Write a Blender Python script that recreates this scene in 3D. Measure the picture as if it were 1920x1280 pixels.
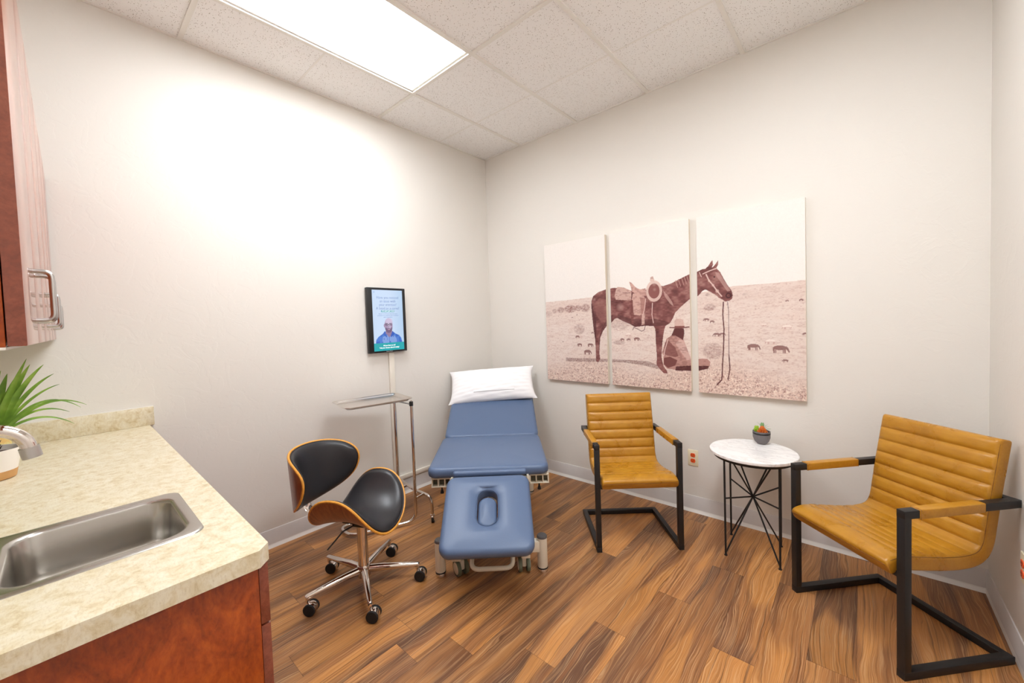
import bpy, bmesh, math, random
import numpy as np
from mathutils import Vector, Matrix, Euler

# ------------------------------------------------------------ camera, light, exposure
SC = bpy.context.scene
COL = SC.collection
for _o in list(bpy.data.objects):
    bpy.data.objects.remove(_o)
CAM_ROT = ((0.750228, 0.00267, 0.661174), (0.660293, 0.048736, -0.749425), (-0.034224, 0.998808, 0.034801))
cam_data = bpy.data.cameras.new('camera')
cam_data.lens = 13.954
cam_data.sensor_width = 36
cam_data.sensor_fit = 'HORIZONTAL'
cam_data.shift_x = 1.646 / 1920
cam_data.shift_y = -12.486 / 1920
cam_data.clip_start = 0.01
cam = bpy.data.objects.new('camera', cam_data)
COL.objects.link(cam)
cam.matrix_world = Matrix.Translation((2.8536, -2.9253, 1.4013)) @ Matrix(CAM_ROT).to_4x4()
SC.camera = cam
world = bpy.data.worlds.new('world')
SC.world = world
world.use_nodes = True
world.node_tree.nodes['Background'].inputs[0].default_value = (0.9, 0.95, 1.0, 1)
world.node_tree.nodes['Background'].inputs[1].default_value = 0.0
SC.view_settings.view_transform = 'Standard'
SC.view_settings.look = 'None'
SC.view_settings.exposure = 0.70
SC.view_settings.gamma = 1.0
SC.view_settings.use_curve_mapping = False
LIGHT_STRENGTH = (10.0, 13.5)      # ceiling troffer by the left wall, the one by the right wall
ROOM_W, ROOM_H, ROOM_N = 3.315, 3.04, -3.28
PI = math.pi
random.seed(7)

# ------------------------------------------------------------ materials
def lin(r, g, b):
    f = lambda c: ((c / 255 + 0.055) / 1.055) ** 2.4 if c / 255 > 0.04045 else c / 255 / 12.92
    return (f(r), f(g), f(b), 1)

class NT:
    def __init__(s, m):
        s.m = m; s.t = m.node_tree; s.n = s.t.nodes; s.l = s.t.links
        s.b = s.n['Principled BSDF']
    def new(s, kind, **kw):
        nd = s.n.new('ShaderNode' + kind)
        for k, v in kw.items():
            if k.startswith('i_'):
                nd.inputs[k[2:].replace('_', ' ')].default_value = v
            else:
                setattr(nd, k, v)
        return nd
    def link(s, a, b): s.l.new(a, b)
    def coord(s, scale=(1, 1, 1), rot=(0, 0, 0), src='Object'):
        tc = s.new('TexCoord'); mp = s.new('Mapping')
        mp.inputs['Scale'].default_value = scale; mp.inputs['Rotation'].default_value = rot
        s.link(tc.outputs[src], mp.inputs['Vector'])
        return mp.outputs['Vector']
    def noise(s, vec, scale, detail=3, rough=0.5, dist=0.0, out='Fac'):
        nd = s.new('TexNoise'); nd.inputs['Scale'].default_value = scale; nd.inputs['Detail'].default_value = detail
        nd.inputs['Roughness'].default_value = rough; nd.inputs['Distortion'].default_value = dist
        if vec is not None: s.link(vec, nd.inputs['Vector'])
        return nd.outputs[out]
    def ramp(s, fac, stops, interp='LINEAR'):
        r = s.new('ValToRGB'); r.color_ramp.interpolation = interp
        el = r.color_ramp.elements
        while len(el) < len(stops): el.new(0.5)
        for e, (p, c) in zip(el, stops): e.position = p; e.color = c if len(c) == 4 else (*c, 1)
        s.link(fac, r.inputs[0])
        return r.outputs[0]
    def mix(s, fac, a, b, blend='MIX'):
        m = s.new('Mix', data_type='RGBA', blend_type=blend)
        for v, i in ((fac, 0), (a, 6), (b, 7)):
            if hasattr(v, 'links'): s.link(v, m.inputs[i])
            else: m.inputs[i].default_value = v
        return m.outputs[2]
    def math(s, op, a, b=0.0, c=0.0):
        m = s.new('Math', operation=op)
        for i, v in enumerate((a, b, c)):
            if hasattr(v, 'links'): s.link(v, m.inputs[i])
            else: m.inputs[i].default_value = v
        return m.outputs[0]
    def bump(s, h, strength=0.3, dist=0.01):
        b = s.new('Bump'); b.inputs['Strength'].default_value = strength; b.inputs['Distance'].default_value = dist
        s.link(h, b.inputs['Height']); s.link(b.outputs[0], s.b.inputs['Normal'])

def mat(name, color=(0.8, 0.8, 0.8, 1), rough=0.5, metal=0.0, spec=0.5, coat=0.0, var=0.0, vscale=20.0, bump=0.0, bscale=200.0, aniso=None):
    m = bpy.data.materials.new(name); m.use_nodes = True
    t = NT(m)
    t.b.inputs['Base Color'].default_value = color
    t.b.inputs['Roughness'].default_value = rough
    t.b.inputs['Metallic'].default_value = metal
    t.b.inputs['Specular IOR Level'].default_value = spec
    t.b.inputs['Coat Weight'].default_value = coat
    v = t.coord()
    if var:
        d = tuple(c * (1 - var) for c in color[:3]) + (1,); e = tuple(min(1, c * (1 + var)) for c in color[:3]) + (1,)
        t.link(t.ramp(t.noise(v, vscale, 4), [(0.3, d), (0.7, e)]), t.b.inputs['Base Color'])
    if bump: t.bump(t.noise(v, bscale, 3), bump, 0.002)
    return m

M = {}
# painted wall with a light hand-trowelled texture
def wall_mat(name, col, seed):
    m = mat(name, col, 0.62, spec=0.3); t = NT(m)
    v = t.coord()
    nd = t.new('Mapping'); nd.inputs['Location'].default_value = (seed, seed * 2, seed); t.link(v, nd.inputs[0]); v = nd.outputs[0]
    a = t.noise(v, 7, 5, 0.6, 0.9)
    a2 = t.ramp(a, [(0.50, (0, 0, 0)), (0.54, (1, 1, 1))])
    b = t.noise(v, 60, 3, 0.6)
    h = t.math('ADD', t.math('MULTIPLY', a2, 0.55), t.math('MULTIPLY', b, 0.55))
    t.bump(h, 0.11, 0.004)
    return m
M['wall'] = wall_mat('wall_paint', lin(233, 228, 220), 1)
# ceiling tile: off-white with pin holes
m = mat('ceiling_tile', lin(233, 228, 221), 0.9, spec=0.1); t = NT(m); v = t.coord()
vo = t.new('TexVoronoi'); vo.inputs['Scale'].default_value = 125; t.link(v, vo.inputs['Vector'])
sz = t.noise(v, 190, 1)
hole = t.math('LESS_THAN', vo.outputs['Distance'], t.math('MULTIPLY', sz, 0.42))
wn = t.new('TexWhiteNoise'); t.link(vo.outputs['Color'], wn.inputs[0])
hole = t.math('MULTIPLY', hole, t.math('GREATER_THAN', wn.outputs['Value'], 0.45))
fine = t.noise(v, 350, 2)
c = t.mix(hole, lin(252, 250, 247), lin(150, 134, 118))
c = t.mix(0.07, c, t.ramp(fine, [(0.35, (0.5, 0.46, 0.42)), (0.65, (1, 1, 1))]))
t.link(c, t.b.inputs['Base Color'])
t.bump(t.math('SUBTRACT', fine, hole), 0.4, 0.003)
M['tile'] = m
M['tee'] = mat('grid_metal', lin(238, 234, 226), 0.5)
M['score'] = mat('tile_score', lin(244, 240, 234), 0.9)
M['trim'] = mat('vinyl_base', lin(214, 208, 204), 0.45, var=0.02)
M['trimlip'] = mat('vinyl_base_lip', lin(238, 234, 228), 0.4)

# walnut-look plank floor, boards run along world Y
m = mat('plank_floor', (0.3, 0.15, 0.07, 1), 0.36, spec=0.45); t = NT(m)
tc = t.new('TexCoord'); sp = t.new('SeparateXYZ'); t.link(tc.outputs['Object'], sp.inputs[0])
X, Y = sp.outputs[0], sp.outputs[1]
PW, PL = 0.152, 1.22
Xs = t.math('SUBTRACT', X, 0.101)
row = t.math('FLOOR', t.math('DIVIDE', Xs, PW))
wr = t.new('TexWhiteNoise', noise_dimensions='1D'); t.link(row, wr.inputs['W'])
yo = t.math('DIVIDE', t.math('ADD', Y, t.math('MULTIPLY', wr.outputs['Value'], PL)), PL)
idx = t.math('FLOOR', yo)
wp = t.new('TexWhiteNoise', noise_dimensions='2D')
cb = t.new('CombineXYZ'); t.link(row, cb.inputs[0]); t.link(idx, cb.inputs[1]); t.link(cb.outputs[0], wp.inputs['Vector'])
rnd = wp.outputs['Value']
# grain space: shift every plank
cg = t.new('CombineXYZ')
t.link(t.math('ADD', X, t.math('MULTIPLY', rnd, 37.0)), cg.inputs[0])
t.link(t.math('ADD', Y, t.math('MULTIPLY', rnd, 91.0)), cg.inputs[1])
def gmap0(sx, sy):
    mp = t.new('Mapping'); mp.inputs['Scale'].default_value = (sx, sy, 1); t.link(cg.outputs[0], mp.inputs[0]); return mp.outputs[0]
warp = t.math('SUBTRACT', t.noise(gmap0(7.0, 1.7), 1.0, 2, 0.45, 0.3), 0.5)
warp2 = t.math('SUBTRACT', t.noise(gmap0(22, 7), 1.0, 2, 0.5), 0.5)
Xw = t.math('ADD', t.math('ADD', X, t.math('MULTIPLY', rnd, 37.0)), t.math('ADD', t.math('MULTIPLY', warp, 0.095), t.math('MULTIPLY', warp2, 0.012)))
cw = t.new('CombineXYZ'); t.link(Xw, cw.inputs[0]); t.link(t.math('ADD', Y, t.math('MULTIPLY', rnd, 91.0)), cw.inputs[1])
def gmap(sx, sy):
    mp = t.new('Mapping'); mp.inputs['Scale'].default_value = (sx, sy, 1); t.link(cw.outputs[0], mp.inputs[0]); return mp.outputs[0]
line = t.noise(gmap(85, 0.4), 1.0, 3, 0.7)
fine = t.noise(gmap(300, 3), 1.0, 3, 0.6)
broad = t.noise(gmap(11, 0.5), 1.0, 2, 0.5, 0.3)
fig = t.noise(gmap(6, 0.8), 1.0, 1, 0.5, 0.4)
base = t.ramp(broad, [(0.32, lin(98, 64, 42)), (0.44, lin(136, 88, 52)), (0.56, lin(168, 113, 65)), (0.72, lin(188, 132, 78))])
org = t.ramp(fig, [(0.55, (0, 0, 0)), (0.60, (1, 1, 1))])
base = t.mix(t.math('MULTIPLY', org, 0.60), base, lin(206, 140, 72))
base = t.mix(t.math('MULTIPLY', t.ramp(fig, [(0.36, (1, 1, 1)), (0.41, (0, 0, 0))]), 0.45), base, lin(98, 68, 52))
base = t.mix(t.math('MULTIPLY', t.ramp(line, [(0.34, (1, 1, 1)), (0.46, (0, 0, 0))]), 0.62), base, lin(78, 50, 34))
base = t.mix(t.math('MULTIPLY', t.ramp(line, [(0.56, (0, 0, 0)), (0.70, (1, 1, 1))]), 0.42), base, lin(208, 160, 108))
base = t.mix(t.math('MULTIPLY', t.ramp(fine, [(0.32, (1, 1, 1)), (0.48, (0, 0, 0))]), 0.42), base, lin(84, 54, 36))
base = t.mix(t.math('MULTIPLY', t.ramp(fine, [(0.52, (0, 0, 0)), (0.66, (1, 1, 1))]), 0.38), base, lin(222, 182, 134))
tone = t.math('ADD', 0.84, t.math('MULTIPLY', rnd, 0.30))
ct = t.new('CombineColor')
for i in range(3): t.link(tone, ct.inputs[i])
base = t.mix(1.0, base, ct.outputs[0], 'MULTIPLY')
fx = t.math('FRACT', t.math('DIVIDE', Xs, PW)); fy = t.math('FRACT', yo)
gap = t.math('MAXIMUM', t.math('LESS_THAN', fx, 0.006), t.math('LESS_THAN', fy, 0.0012))
base = t.mix(t.math('MULTIPLY', gap, 0.7), base, lin(48, 28, 18))
t.link(base, t.b.inputs['Base Color'])
t.link(t.math('ADD', 0.30, t.math('MULTIPLY', fine, 0.16)), t.b.inputs['Roughness'])
t.bump(t.math('SUBTRACT', t.math('MULTIPLY', fine, 0.3), gap), 0.12, 0.002)
M['floor'] = m

# speckled laminate worktop
m = mat('laminate', lin(226, 212, 180), 0.38); t = NT(m); v = t.coord((1, 1, 1))
n1 = t.noise(v, 34, 8, 0.72, 0.5); n2 = t.noise(v, 7, 4, 0.6); n3 = t.noise(t.coord((1, 3.2, 1)), 70, 4, 0.7)
c = t.ramp(n1, [(0.30, lin(192, 168, 124)), (0.43, lin(216, 200, 164)), (0.54, lin(227, 216, 190)), (0.7, lin(234, 226, 206))])
c = t.mix(t.math('MULTIPLY', t.ramp(n2, [(0.4, (0, 0, 0)), (0.7, (1, 1, 1))]), 0.35), c, lin(214, 202, 172))
c = t.mix(t.math('MULTIPLY', t.ramp(n3, [(0.5, (0, 0, 0)), (0.72, (1, 1, 1))]), 0.35), c, lin(176, 150, 104))
t.link(c, t.b.inputs['Base Color']); M['laminate'] = m

# stained cherry cabinet panels
def wood(name, dark, mid, light, rough=0.3, coat=0.25, scale=(1, 1, 1), s=6):
    m = mat(name, mid, rough, coat=coat); t = NT(m); v = t.coord(scale)
    n1 = t.noise(v, s, 5, 0.6, 1.8); n2 = t.noise(v, s * 9, 4, 0.6, 0.5)
    c = t.ramp(n1, [(0.3, dark), (0.5, mid), (0.72, light)])
    c = t.mix(0.35, c, t.ramp(n2, [(0.3, dark), (0.7, light)]))
    t.link(c, t.b.inputs['Base Color']); return m
M['cherry'] = wood('cherry_panel', lin(106, 36, 6), lin(152, 60, 12), lin(190, 92, 26), coat=0.08, scale=(1, 1.6, 0.8), s=8)
M['cherry_edge'] = wood('cherry_edge', lin(106, 48, 32), lin(128, 62, 42), lin(148, 80, 56), rough=0.4, s=20)
M['cherry_door'] = wood('cherry_door', lin(118, 44, 10), lin(160, 68, 20), lin(194, 98, 36), rough=0.22, coat=0.6, scale=(1, 1, 0.4), s=3)
M['melamine'] = mat('white_melamine', lin(232, 226, 214), 0.4)
M['walnut'] = wood('walnut_ply', lin(88, 42, 20), lin(138, 74, 38), lin(176, 106, 60), scale=(9, 1, 1), s=7)
M['plyedge'] = mat('ply_edge', lin(226, 158, 62), 0.4, var=0.12, vscale=60)
M['steel'] = mat('brushed_steel', lin(186, 182, 176), 0.26, metal=1.0)
M['nickel'] = mat('satin_nickel', lin(196, 194, 192), 0.28, metal=1.0)
M['chrome'] = mat('chrome', lin(226, 218, 212), 0.06, metal=1.0)
M['traysteel'] = mat('tray_steel', lin(222, 216, 210), 0.24, metal=1.0)
M['alu'] = mat('grey_metal', lin(150, 150, 152), 0.4, metal=0.6)
M['black_plastic'] = mat('black_plastic', lin(22, 22, 24), 0.35, var=0.1)
M['black_metal'] = mat('black_powder_coat', lin(34, 32, 32), 0.42, spec=0.4, bump=0.05, bscale=600)
M['black_rubber'] = mat('black_rubber', lin(20, 19, 19), 0.7)
M['black_vinyl'] = mat('black_vinyl', lin(44, 43, 46), 0.34, spec=0.5, bump=0.12, bscale=25)
M['piping'] = mat('black_piping', lin(20, 20, 22), 0.45)
M['blue_vinyl'] = mat('blue_vinyl', lin(86, 105, 136), 0.38, spec=0.45, bump=0.05, bscale=500, var=0.03, vscale=300)
M['blue_dark'] = mat('blue_vinyl_dark', lin(40, 58, 84), 0.5)
M['cream'] = mat('cream_enamel', lin(226, 216, 196), 0.35)
M['cream_grey'] = mat('cream_grey_plastic', lin(170, 164, 148), 0.45)
M['green_grey'] = mat('grey_green_tyre', lin(104, 112, 92), 0.6)
M['grey_cap'] = mat('dark_grey_cap', lin(88, 84, 84), 0.5)
M['hole_dark'] = mat('recess_plastic', lin(96, 90, 70), 0.6)
# saddle leather with slight patina
m = mat('tan_leather', lin(196, 136, 40), 0.36, spec=0.5); t = NT(m); v = t.coord()
n1 = t.noise(v, 9, 5, 0.6, 0.6); n2 = t.noise(t.coord((6, 40, 40)), 3, 4, 0.6)
c = t.ramp(n1, [(0.25, lin(166, 111, 20)), (0.5, lin(184, 128, 30)), (0.78, lin(200, 147, 46))])
c = t.mix(0.25, c, t.ramp(n2, [(0.3, lin(164, 106, 20)), (0.7, lin(206, 150, 56))]))
t.link(c, t.b.inputs['Base Color'])
t.link(t.ramp(n1, [(0.3, (0.24, 0.24, 0.24)), (0.7, (0.36, 0.36, 0.36))]), t.b.inputs['Roughness'])
t.bump(t.noise(v, 60, 4, 0.6), 0.10, 0.003)
M['leather'] = m
M['stitch'] = mat('leather_seam', lin(122, 74, 20), 0.6)
m = mat('marble', lin(246, 243, 240), 0.22, coat=0.2); t = NT(m); v = t.coord((1, 3.5, 1), (0, 0, 0.7))
n1 = t.noise(v, 5, 7, 0.65, 1.2)
ridge = t.math('ABSOLUTE', t.math('SUBTRACT', n1, 0.5))
c = t.ramp(ridge, [(0.0, lin(222, 219, 218)), (0.014, lin(240, 237, 235)), (0.06, lin(250, 248, 246))])
t.link(c, t.b.inputs['Base Color']); M['marble'] = m
M['linen'] = mat('white_linen', lin(246, 244, 244), 0.85, spec=0.2)
M['paper'] = mat('white_paper', lin(250, 248, 247), 0.8, spec=0.2)
M['conduit'] = mat('painted_raceway', lin(230, 222, 208), 0.45)
M['ivory'] = mat('ivory_plate', lin(240, 228, 196), 0.35)
M['orange'] = mat('orange_receptacle', lin(236, 92, 40), 0.4)
M['pot_white'] = mat('white_glaze', lin(244, 236, 228), 0.3)
M['pot_tan'] = mat('tan_clay', lin(204, 154, 96), 0.6, var=0.06, vscale=30)
M['pot_grey'] = mat('grey_pot', lin(112, 106, 106), 0.5)
M['soil'] = mat('potting_soil', lin(70, 48, 34), 0.95, var=0.5, vscale=120, bump=0.8, bscale=150)
M['gravel'] = mat('pink_gravel', lin(214, 168, 140), 0.8, var=0.3, vscale=160, bump=0.8, bscale=200)
M['bark'] = mat('brown_bark', lin(74, 48, 34), 0.8, var=0.3, vscale=60)
m = mat('leaf_green', lin(92, 132, 40), 0.42); t = NT(m); v = t.coord()
c = t.ramp(t.noise(v, 14, 3), [(0.3, lin(84, 122, 44)), (0.55, lin(128, 166, 58)), (0.75, lin(176, 200, 96))])
t.link(c, t.b.inputs['Base Color']); M['leaf'] = m
M['leaf_lime'] = mat('lime_leaf', lin(150, 186, 50), 0.5, var=0.15, vscale=60)
M['leaf_sage'] = mat('sage_leaf', lin(128, 172, 112), 0.5, var=0.15, vscale=60)
M['leaf_orange'] = mat('orange_leaf', lin(206, 104, 30), 0.5, var=0.25, vscale=90)
m = mat('tissue_box_print', lin(236, 214, 150), 0.6); t = NT(m); v = t.coord()
c = t.ramp(t.noise(v, 22, 4, 0.6), [(0.42, lin(236, 196, 120)), (0.5, lin(240, 224, 150)), (0.58, lin(176, 206, 70)), (0.68, lin(240, 240, 230))])
t.link(c, t.b.inputs['Base Color']); M['tissuebox'] = m
def emis(name, col, strength):
    m = mat(name, col, 0.5); t = NT(m)
    t.b.inputs['Emission Color'].default_value = col; t.b.inputs['Emission Strength'].default_value = strength
    return m
M['diffuser_left'] = emis('lit_diffuser', (0.905, 0.95, 1.0, 1), LIGHT_STRENGTH[0])
M['diffuser_right'] = emis('lit_diffuser_bright', (0.905, 0.95, 1.0, 1), LIGHT_STRENGTH[1])
def vcol_mat(name, rough, emit=0.0):
    m = mat(name, (1, 1, 1, 1), rough); t = NT(m)
    a = t.new('VertexColor'); a.layer_name = 'print'
    if not emit: t.link(a.outputs[0], t.b.inputs['Base Color'])
    if emit:
        t.b.inputs['Base Color'].default_value = (0.01, 0.01, 0.01, 1)
        t.link(a.outputs[0], t.b.inputs['Emission Color']); t.b.inputs['Emission Strength'].default_value = emit
        t.b.inputs['Roughness'].default_value = 0.15
    return m
M['print'] = vcol_mat('canvas_print', 0.75)
M['screen'] = vcol_mat('lit_screen', 0.3, 0.60)
M['canvas_side'] = mat('canvas_edge', lin(238, 226, 208), 0.8)
M['txt_blue'] = emis('screen_text_blue', lin(92, 112, 158), 0.35)
M['txt_white'] = emis('screen_text_white', (1, 1, 1, 1), 0.3)
M['txt_print'] = mat('logo_white', lin(220, 220, 220), 0.5)

# ------------------------------------------------------------ object helpers
def link(name, me, m=None, parent=None, smooth=True, kind=None):
    o = bpy.data.objects.new(name, me); COL.objects.link(o)
    if m is not None:
        for mm in (m if isinstance(m, (list, tuple)) else [m]): me.materials.append(mm)
    if smooth and hasattr(me, 'polygons'):
        me.shade_smooth() if smooth is True else me.shade_flat()
    if parent is not None: o.parent = parent
    if kind: o['kind'] = kind
    return o

def tag(o, label, cat, group=None):
    o['label'] = label; o['category'] = cat
    if group: o['group'] = group
    return o

def thing(name, loc, rz=0.0, label='', cat='', group=None):
    o = bpy.data.objects.new(name, None); COL.objects.link(o)
    o.empty_display_size = 0.05
    o.location = loc; o.rotation_euler = (0, 0, rz)
    return tag(o, label, cat, group)

class MB:
    """collects shapes, then links them as one mesh"""
    def __init__(s): s.v = []; s.f = []; s.mi = []
    def add(s, vs, fs, mi=0, mtx=None):
        o = len(s.v)
        for v in vs:
            v = Vector(v)
            s.v.append(tuple(mtx @ v) if mtx is not None else tuple(v))
        for f in fs: s.f.append(tuple(i + o for i in f)); s.mi.append(mi)
        return s
    def box(s, c, d, bev=0.0, seg=2, mtx=None, mi=0, rz=0.0, rx=0.0):
        bm = bmesh.new(); bmesh.ops.create_cube(bm, size=1.0)
        bmesh.ops.scale(bm, vec=d, verts=bm.verts)
        if bev: bmesh.ops.bevel(bm, geom=bm.edges[:], offset=min(bev, min(d) * 0.49), segments=seg, profile=0.5, affect='EDGES')
        mt = Matrix.Translation(c) @ Euler((rx, 0, rz)).to_matrix().to_4x4()
        if mtx is not None: mt = mtx @ mt
        bm.verts.ensure_lookup_table()
        s.add([v.co.copy() for v in bm.verts], [[v.index for v in f.verts] for f in bm.faces], mi, mt)
        bm.free(); return s
    def tube(s, pts, r, n=12, closed=False, cap=True, mi=0, mtx=None, r2=None):
        pts = [Vector(p) for p in pts]; N = len(pts)
        tang = []
        for i in range(N):
            a = pts[i - 1] if (i > 0 or closed) else pts[i]
            b = pts[(i + 1) % N] if (i < N - 1 or closed) else pts[i]
            tang.append((b - a).normalized())
        up = Vector((0, 0, 1)) if abs(tang[0].z) < 0.9 else Vector((1, 0, 0))
        nrm = (up - tang[0] * up.dot(tang[0])).normalized()
        vs = []; fs = []
        for i in range(N):
            if i > 0:
                nrm = (nrm - tang[i] * nrm.dot(tang[i]))
                nrm.normalize()
            bn = tang[i].cross(nrm)
            rr = r[i] if isinstance(r, (list, tuple)) else r
            rb = rr if r2 is None else (r2[i] if isinstance(r2, (list, tuple)) else r2)
            for k in range(n):
                a = 2 * PI * k / n
                vs.append(pts[i] + nrm * (math.cos(a) * rr) + bn * (math.sin(a) * rb))
        M_ = N if closed else N - 1
        for i in range(M_):
            j = (i + 1) % N
            for k in range(n):
                l = (k + 1) % n
                fs.append((i * n + k, i * n + l, j * n + l, j * n + k))
        if cap and not closed:
            fs.append(tuple(range(n - 1, -1, -1))); fs.append(tuple((N - 1) * n + k for k in range(n)))
        return s.add(vs, fs, mi, mtx)
    def lathe(s, prof, n=32, mi=0, mtx=None, c=(0, 0, 0), flute=0, fa=0.0):
        vs = []; fs = []
        for r, z in prof:
            for k in range(n):
                a = 2 * PI * k / n
                rr = r + (fa * math.cos(flute * a) if flute and r > 0.01 else 0)
                vs.append((c[0] + rr * math.cos(a), c[1] + rr * math.sin(a), c[2] + z))
        for i in range(len(prof) - 1):
            for k in range(n):
                l = (k + 1) % n
                fs.append((i * n + k, i * n + l, (i + 1) * n + l, (i + 1) * n + k))
        if prof[0][0] > 1e-6: fs.append(tuple(range(n - 1, -1, -1)))
        if prof[-1][0] > 1e-6: fs.append(tuple((len(prof) - 1) * n + k for k in range(n)))
        return s.add(vs, fs, mi, mtx)
    def prism(s, poly, z0, z1, mi=0, mtx=None):
        n = len(poly)
        vs = [(x, y, z0) for x, y in poly] + [(x, y, z1) for x, y in poly]
        fs = [tuple(range(n - 1, -1, -1)), tuple(range(n, 2 * n))]
        fs += [(i, (i + 1) % n, n + (i + 1) % n, n + i) for i in range(n)]
        return s.add(vs, fs, mi, mtx)
    def loops(s, rings, close_first=True, close_last=True, mi=0, mtx=None, wrap=False):
        n = len(rings[0]); vs = [p for r in rings for p in r]; fs = []
        R = len(rings)
        for i in range(R if wrap else R - 1):
            j = (i + 1) % R
            for k in range(n):
                l = (k + 1) % n
                fs.append((i * n + k, i * n + l, j * n + l, j * n + k))
        if not wrap:
            if close_first: fs.append(tuple(range(n - 1, -1, -1)))
            if close_last: fs.append(tuple((R - 1) * n + k for k in range(n)))
        return s.add(vs, fs, mi, mtx)
    def build(s, name, m, parent=None, smooth=True, kind=None, auto=True, angle=35):
        me = bpy.data.meshes.new(name); me.from_pydata([tuple(v) for v in s.v], [], s.f)
        o = link(name, me, m, parent, smooth=False, kind=kind)
        bm = bmesh.new(); bm.from_mesh(me)
        bmesh.ops.remove_doubles(bm, verts=bm.verts, dist=1e-6)
        bm.normal_update()
        bm.to_mesh(me); bm.free()
        if any(s.mi) and len(s.mi) == len(me.polygons): me.polygons.foreach_set('material_index', s.mi)
        bm = bmesh.new(); bm.from_mesh(me); bmesh.ops.recalc_face_normals(bm, faces=bm.faces); bm.to_mesh(me); bm.free()
        if smooth:
            me.shade_smooth()
            me.set_sharp_from_angle(angle=math.radians(angle))
        return o

def arc(c, r, a0, a1, n, ax='xz'):
    out = []
    for i in range(n + 1):
        a = a0 + (a1 - a0) * i / n
        u, w = r * math.cos(a), r * math.sin(a)
        if ax == 'xz': out.append(Vector(c) + Vector((u, 0, w)))
        elif ax == 'yz': out.append(Vector(c) + Vector((0, u, w)))
        else: out.append(Vector(c) + Vector((u, w, 0)))
    return out
def fillet(pts, r, n=8):
    """polyline with rounded corners"""
    pts = [Vector(p) for p in pts]; out = [pts[0]]
    for i in range(1, len(pts) - 1):
        a, b, c = pts[i - 1], pts[i], pts[i + 1]
        d1, d2 = (a - b), (c - b); rr = min(r, d1.length * 0.49, d2.length * 0.49)
        p, q = b + d1.normalized() * rr, b + d2.normalized() * rr
        for k in range(n + 1):
            t_ = k / n
            out.append(p * (1 - t_) ** 2 + b * 2 * t_ * (1 - t_) + q * t_ ** 2)
    out.append(pts[-1]); return out
def super_r(a, b, p, th):
    return (abs(math.cos(th) / a) ** p + abs(math.sin(th) / b) ** p) ** (-1.0 / p)
def rrect(hx, hy, r, n=8, c=(0, 0)):
    """rounded rectangle, constant corner samples"""
    out = []
    for (sx, sy, a0) in ((1, 1, 0), (-1, 1, PI / 2), (-1, -1, PI), (1, -1, 1.5 * PI)):
        for k in range(n + 1):
            a = a0 + PI / 2 * k / n
            out.append((c[0] + sx * (hx - r) + r * math.cos(a), c[1] + sy * (hy - r) + r * math.sin(a)))
    return out
def pad(mb, hx, hy, th, cr=0.05, er=0.025, puff=0.008, hole=None, mtx=None, n=10):
    """upholstered slab centred on the origin, top at z=th; hole=(hx,hy,r,cy)"""
    rings = []
    def ring(inset, z):
        return [(x, y, z) for x, y in rrect(hx - inset, hy - inset, max(cr - inset, 0.004), n)]
    S = 6
    outer = []
    for k in range(S + 1):
        a = PI / 2 * k / S
        outer.append(ring(er * (1 - math.cos(a)), th - er + er * math.sin(a)))
    low = [ring(er * 0.6, 0.0), ring(er * 0.15, er * 0.35), ring(0, er * 0.9)]
    rings = low + outer
    if hole is None:
        base = outer[-1]
        for t_ in (0.15, 0.35, 0.6, 0.85, 0.999):
            pz = puff * math.sin(min(1, t_ * 1.2) * PI / 2)
            rings.append([(x * (1 - t_), y * (1 - t_), z + pz) for x, y, z in base])
        mb.loops(rings, mtx=mtx)
    else:
        ax, ay, ar, cy = hole
        inn = [(x, y + cy) for x, y in rrect(ax, ay, ar, n)]
        base = outer[-1]
        for t_ in (0.1, 0.25, 0.45, 0.65, 0.82):
            pz = puff * math.sin(t_ * PI)
            rings.append([(x * (1 - t_) + u * t_, y * (1 - t_) + w * t_, z + pz) for (x, y, z), (u, w) in zip(base, inn)])
        for k in range(1, 7):
            a = PI / 2 * k / 6; sc = 0.018
            rings.append([(u + (u) * (1 - math.sin(a)) * 0.35, w + (w - cy) * (1 - math.sin(a)) * 0.2, th - sc * (1 - math.cos(a)) - 0.002) for u, w in inn])
        rings.append([(u, w, 0.0) for u, w in inn])
        mb.loops(rings, mtx=mtx, wrap=True)
    return mb
def text(name, body, size, m, parent, loc, rot, align='CENTER', bold=0.0, sx=1.0):
    cu = bpy.data.curves.new(name, 'FONT'); cu.body = body; cu.size = size; cu.align_x = align; cu.align_y = 'CENTER'
    cu.extrude = 0.0002; cu.offset = bold; cu.resolution_u = 3
    tmp = bpy.data.objects.new(name, cu); COL.objects.link(tmp)
    dg = bpy.context.evaluated_depsgraph_get(); dg.update()
    me = bpy.data.meshes.new_from_object(tmp.evaluated_get(dg))
    bpy.data.objects.remove(tmp)
    o = bpy.data.objects.new(name, me); COL.objects.link(o)
    me.materials.clear(); me.materials.append(m)
    o.parent = parent; o.location = loc; o.rotation_euler = rot; o.scale = (sx, 1, 1)
    return o
def struct(name, mb, m, parent=None, **kw):
    o = mb.build(name, m, parent, **kw); o['kind'] = 'structure'; return o
def copy_tree(o, parent=None):
    c = o.copy(); COL.objects.link(c); c.parent = parent
    for ch in o.children: copy_tree(ch, c)
    return c

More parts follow.
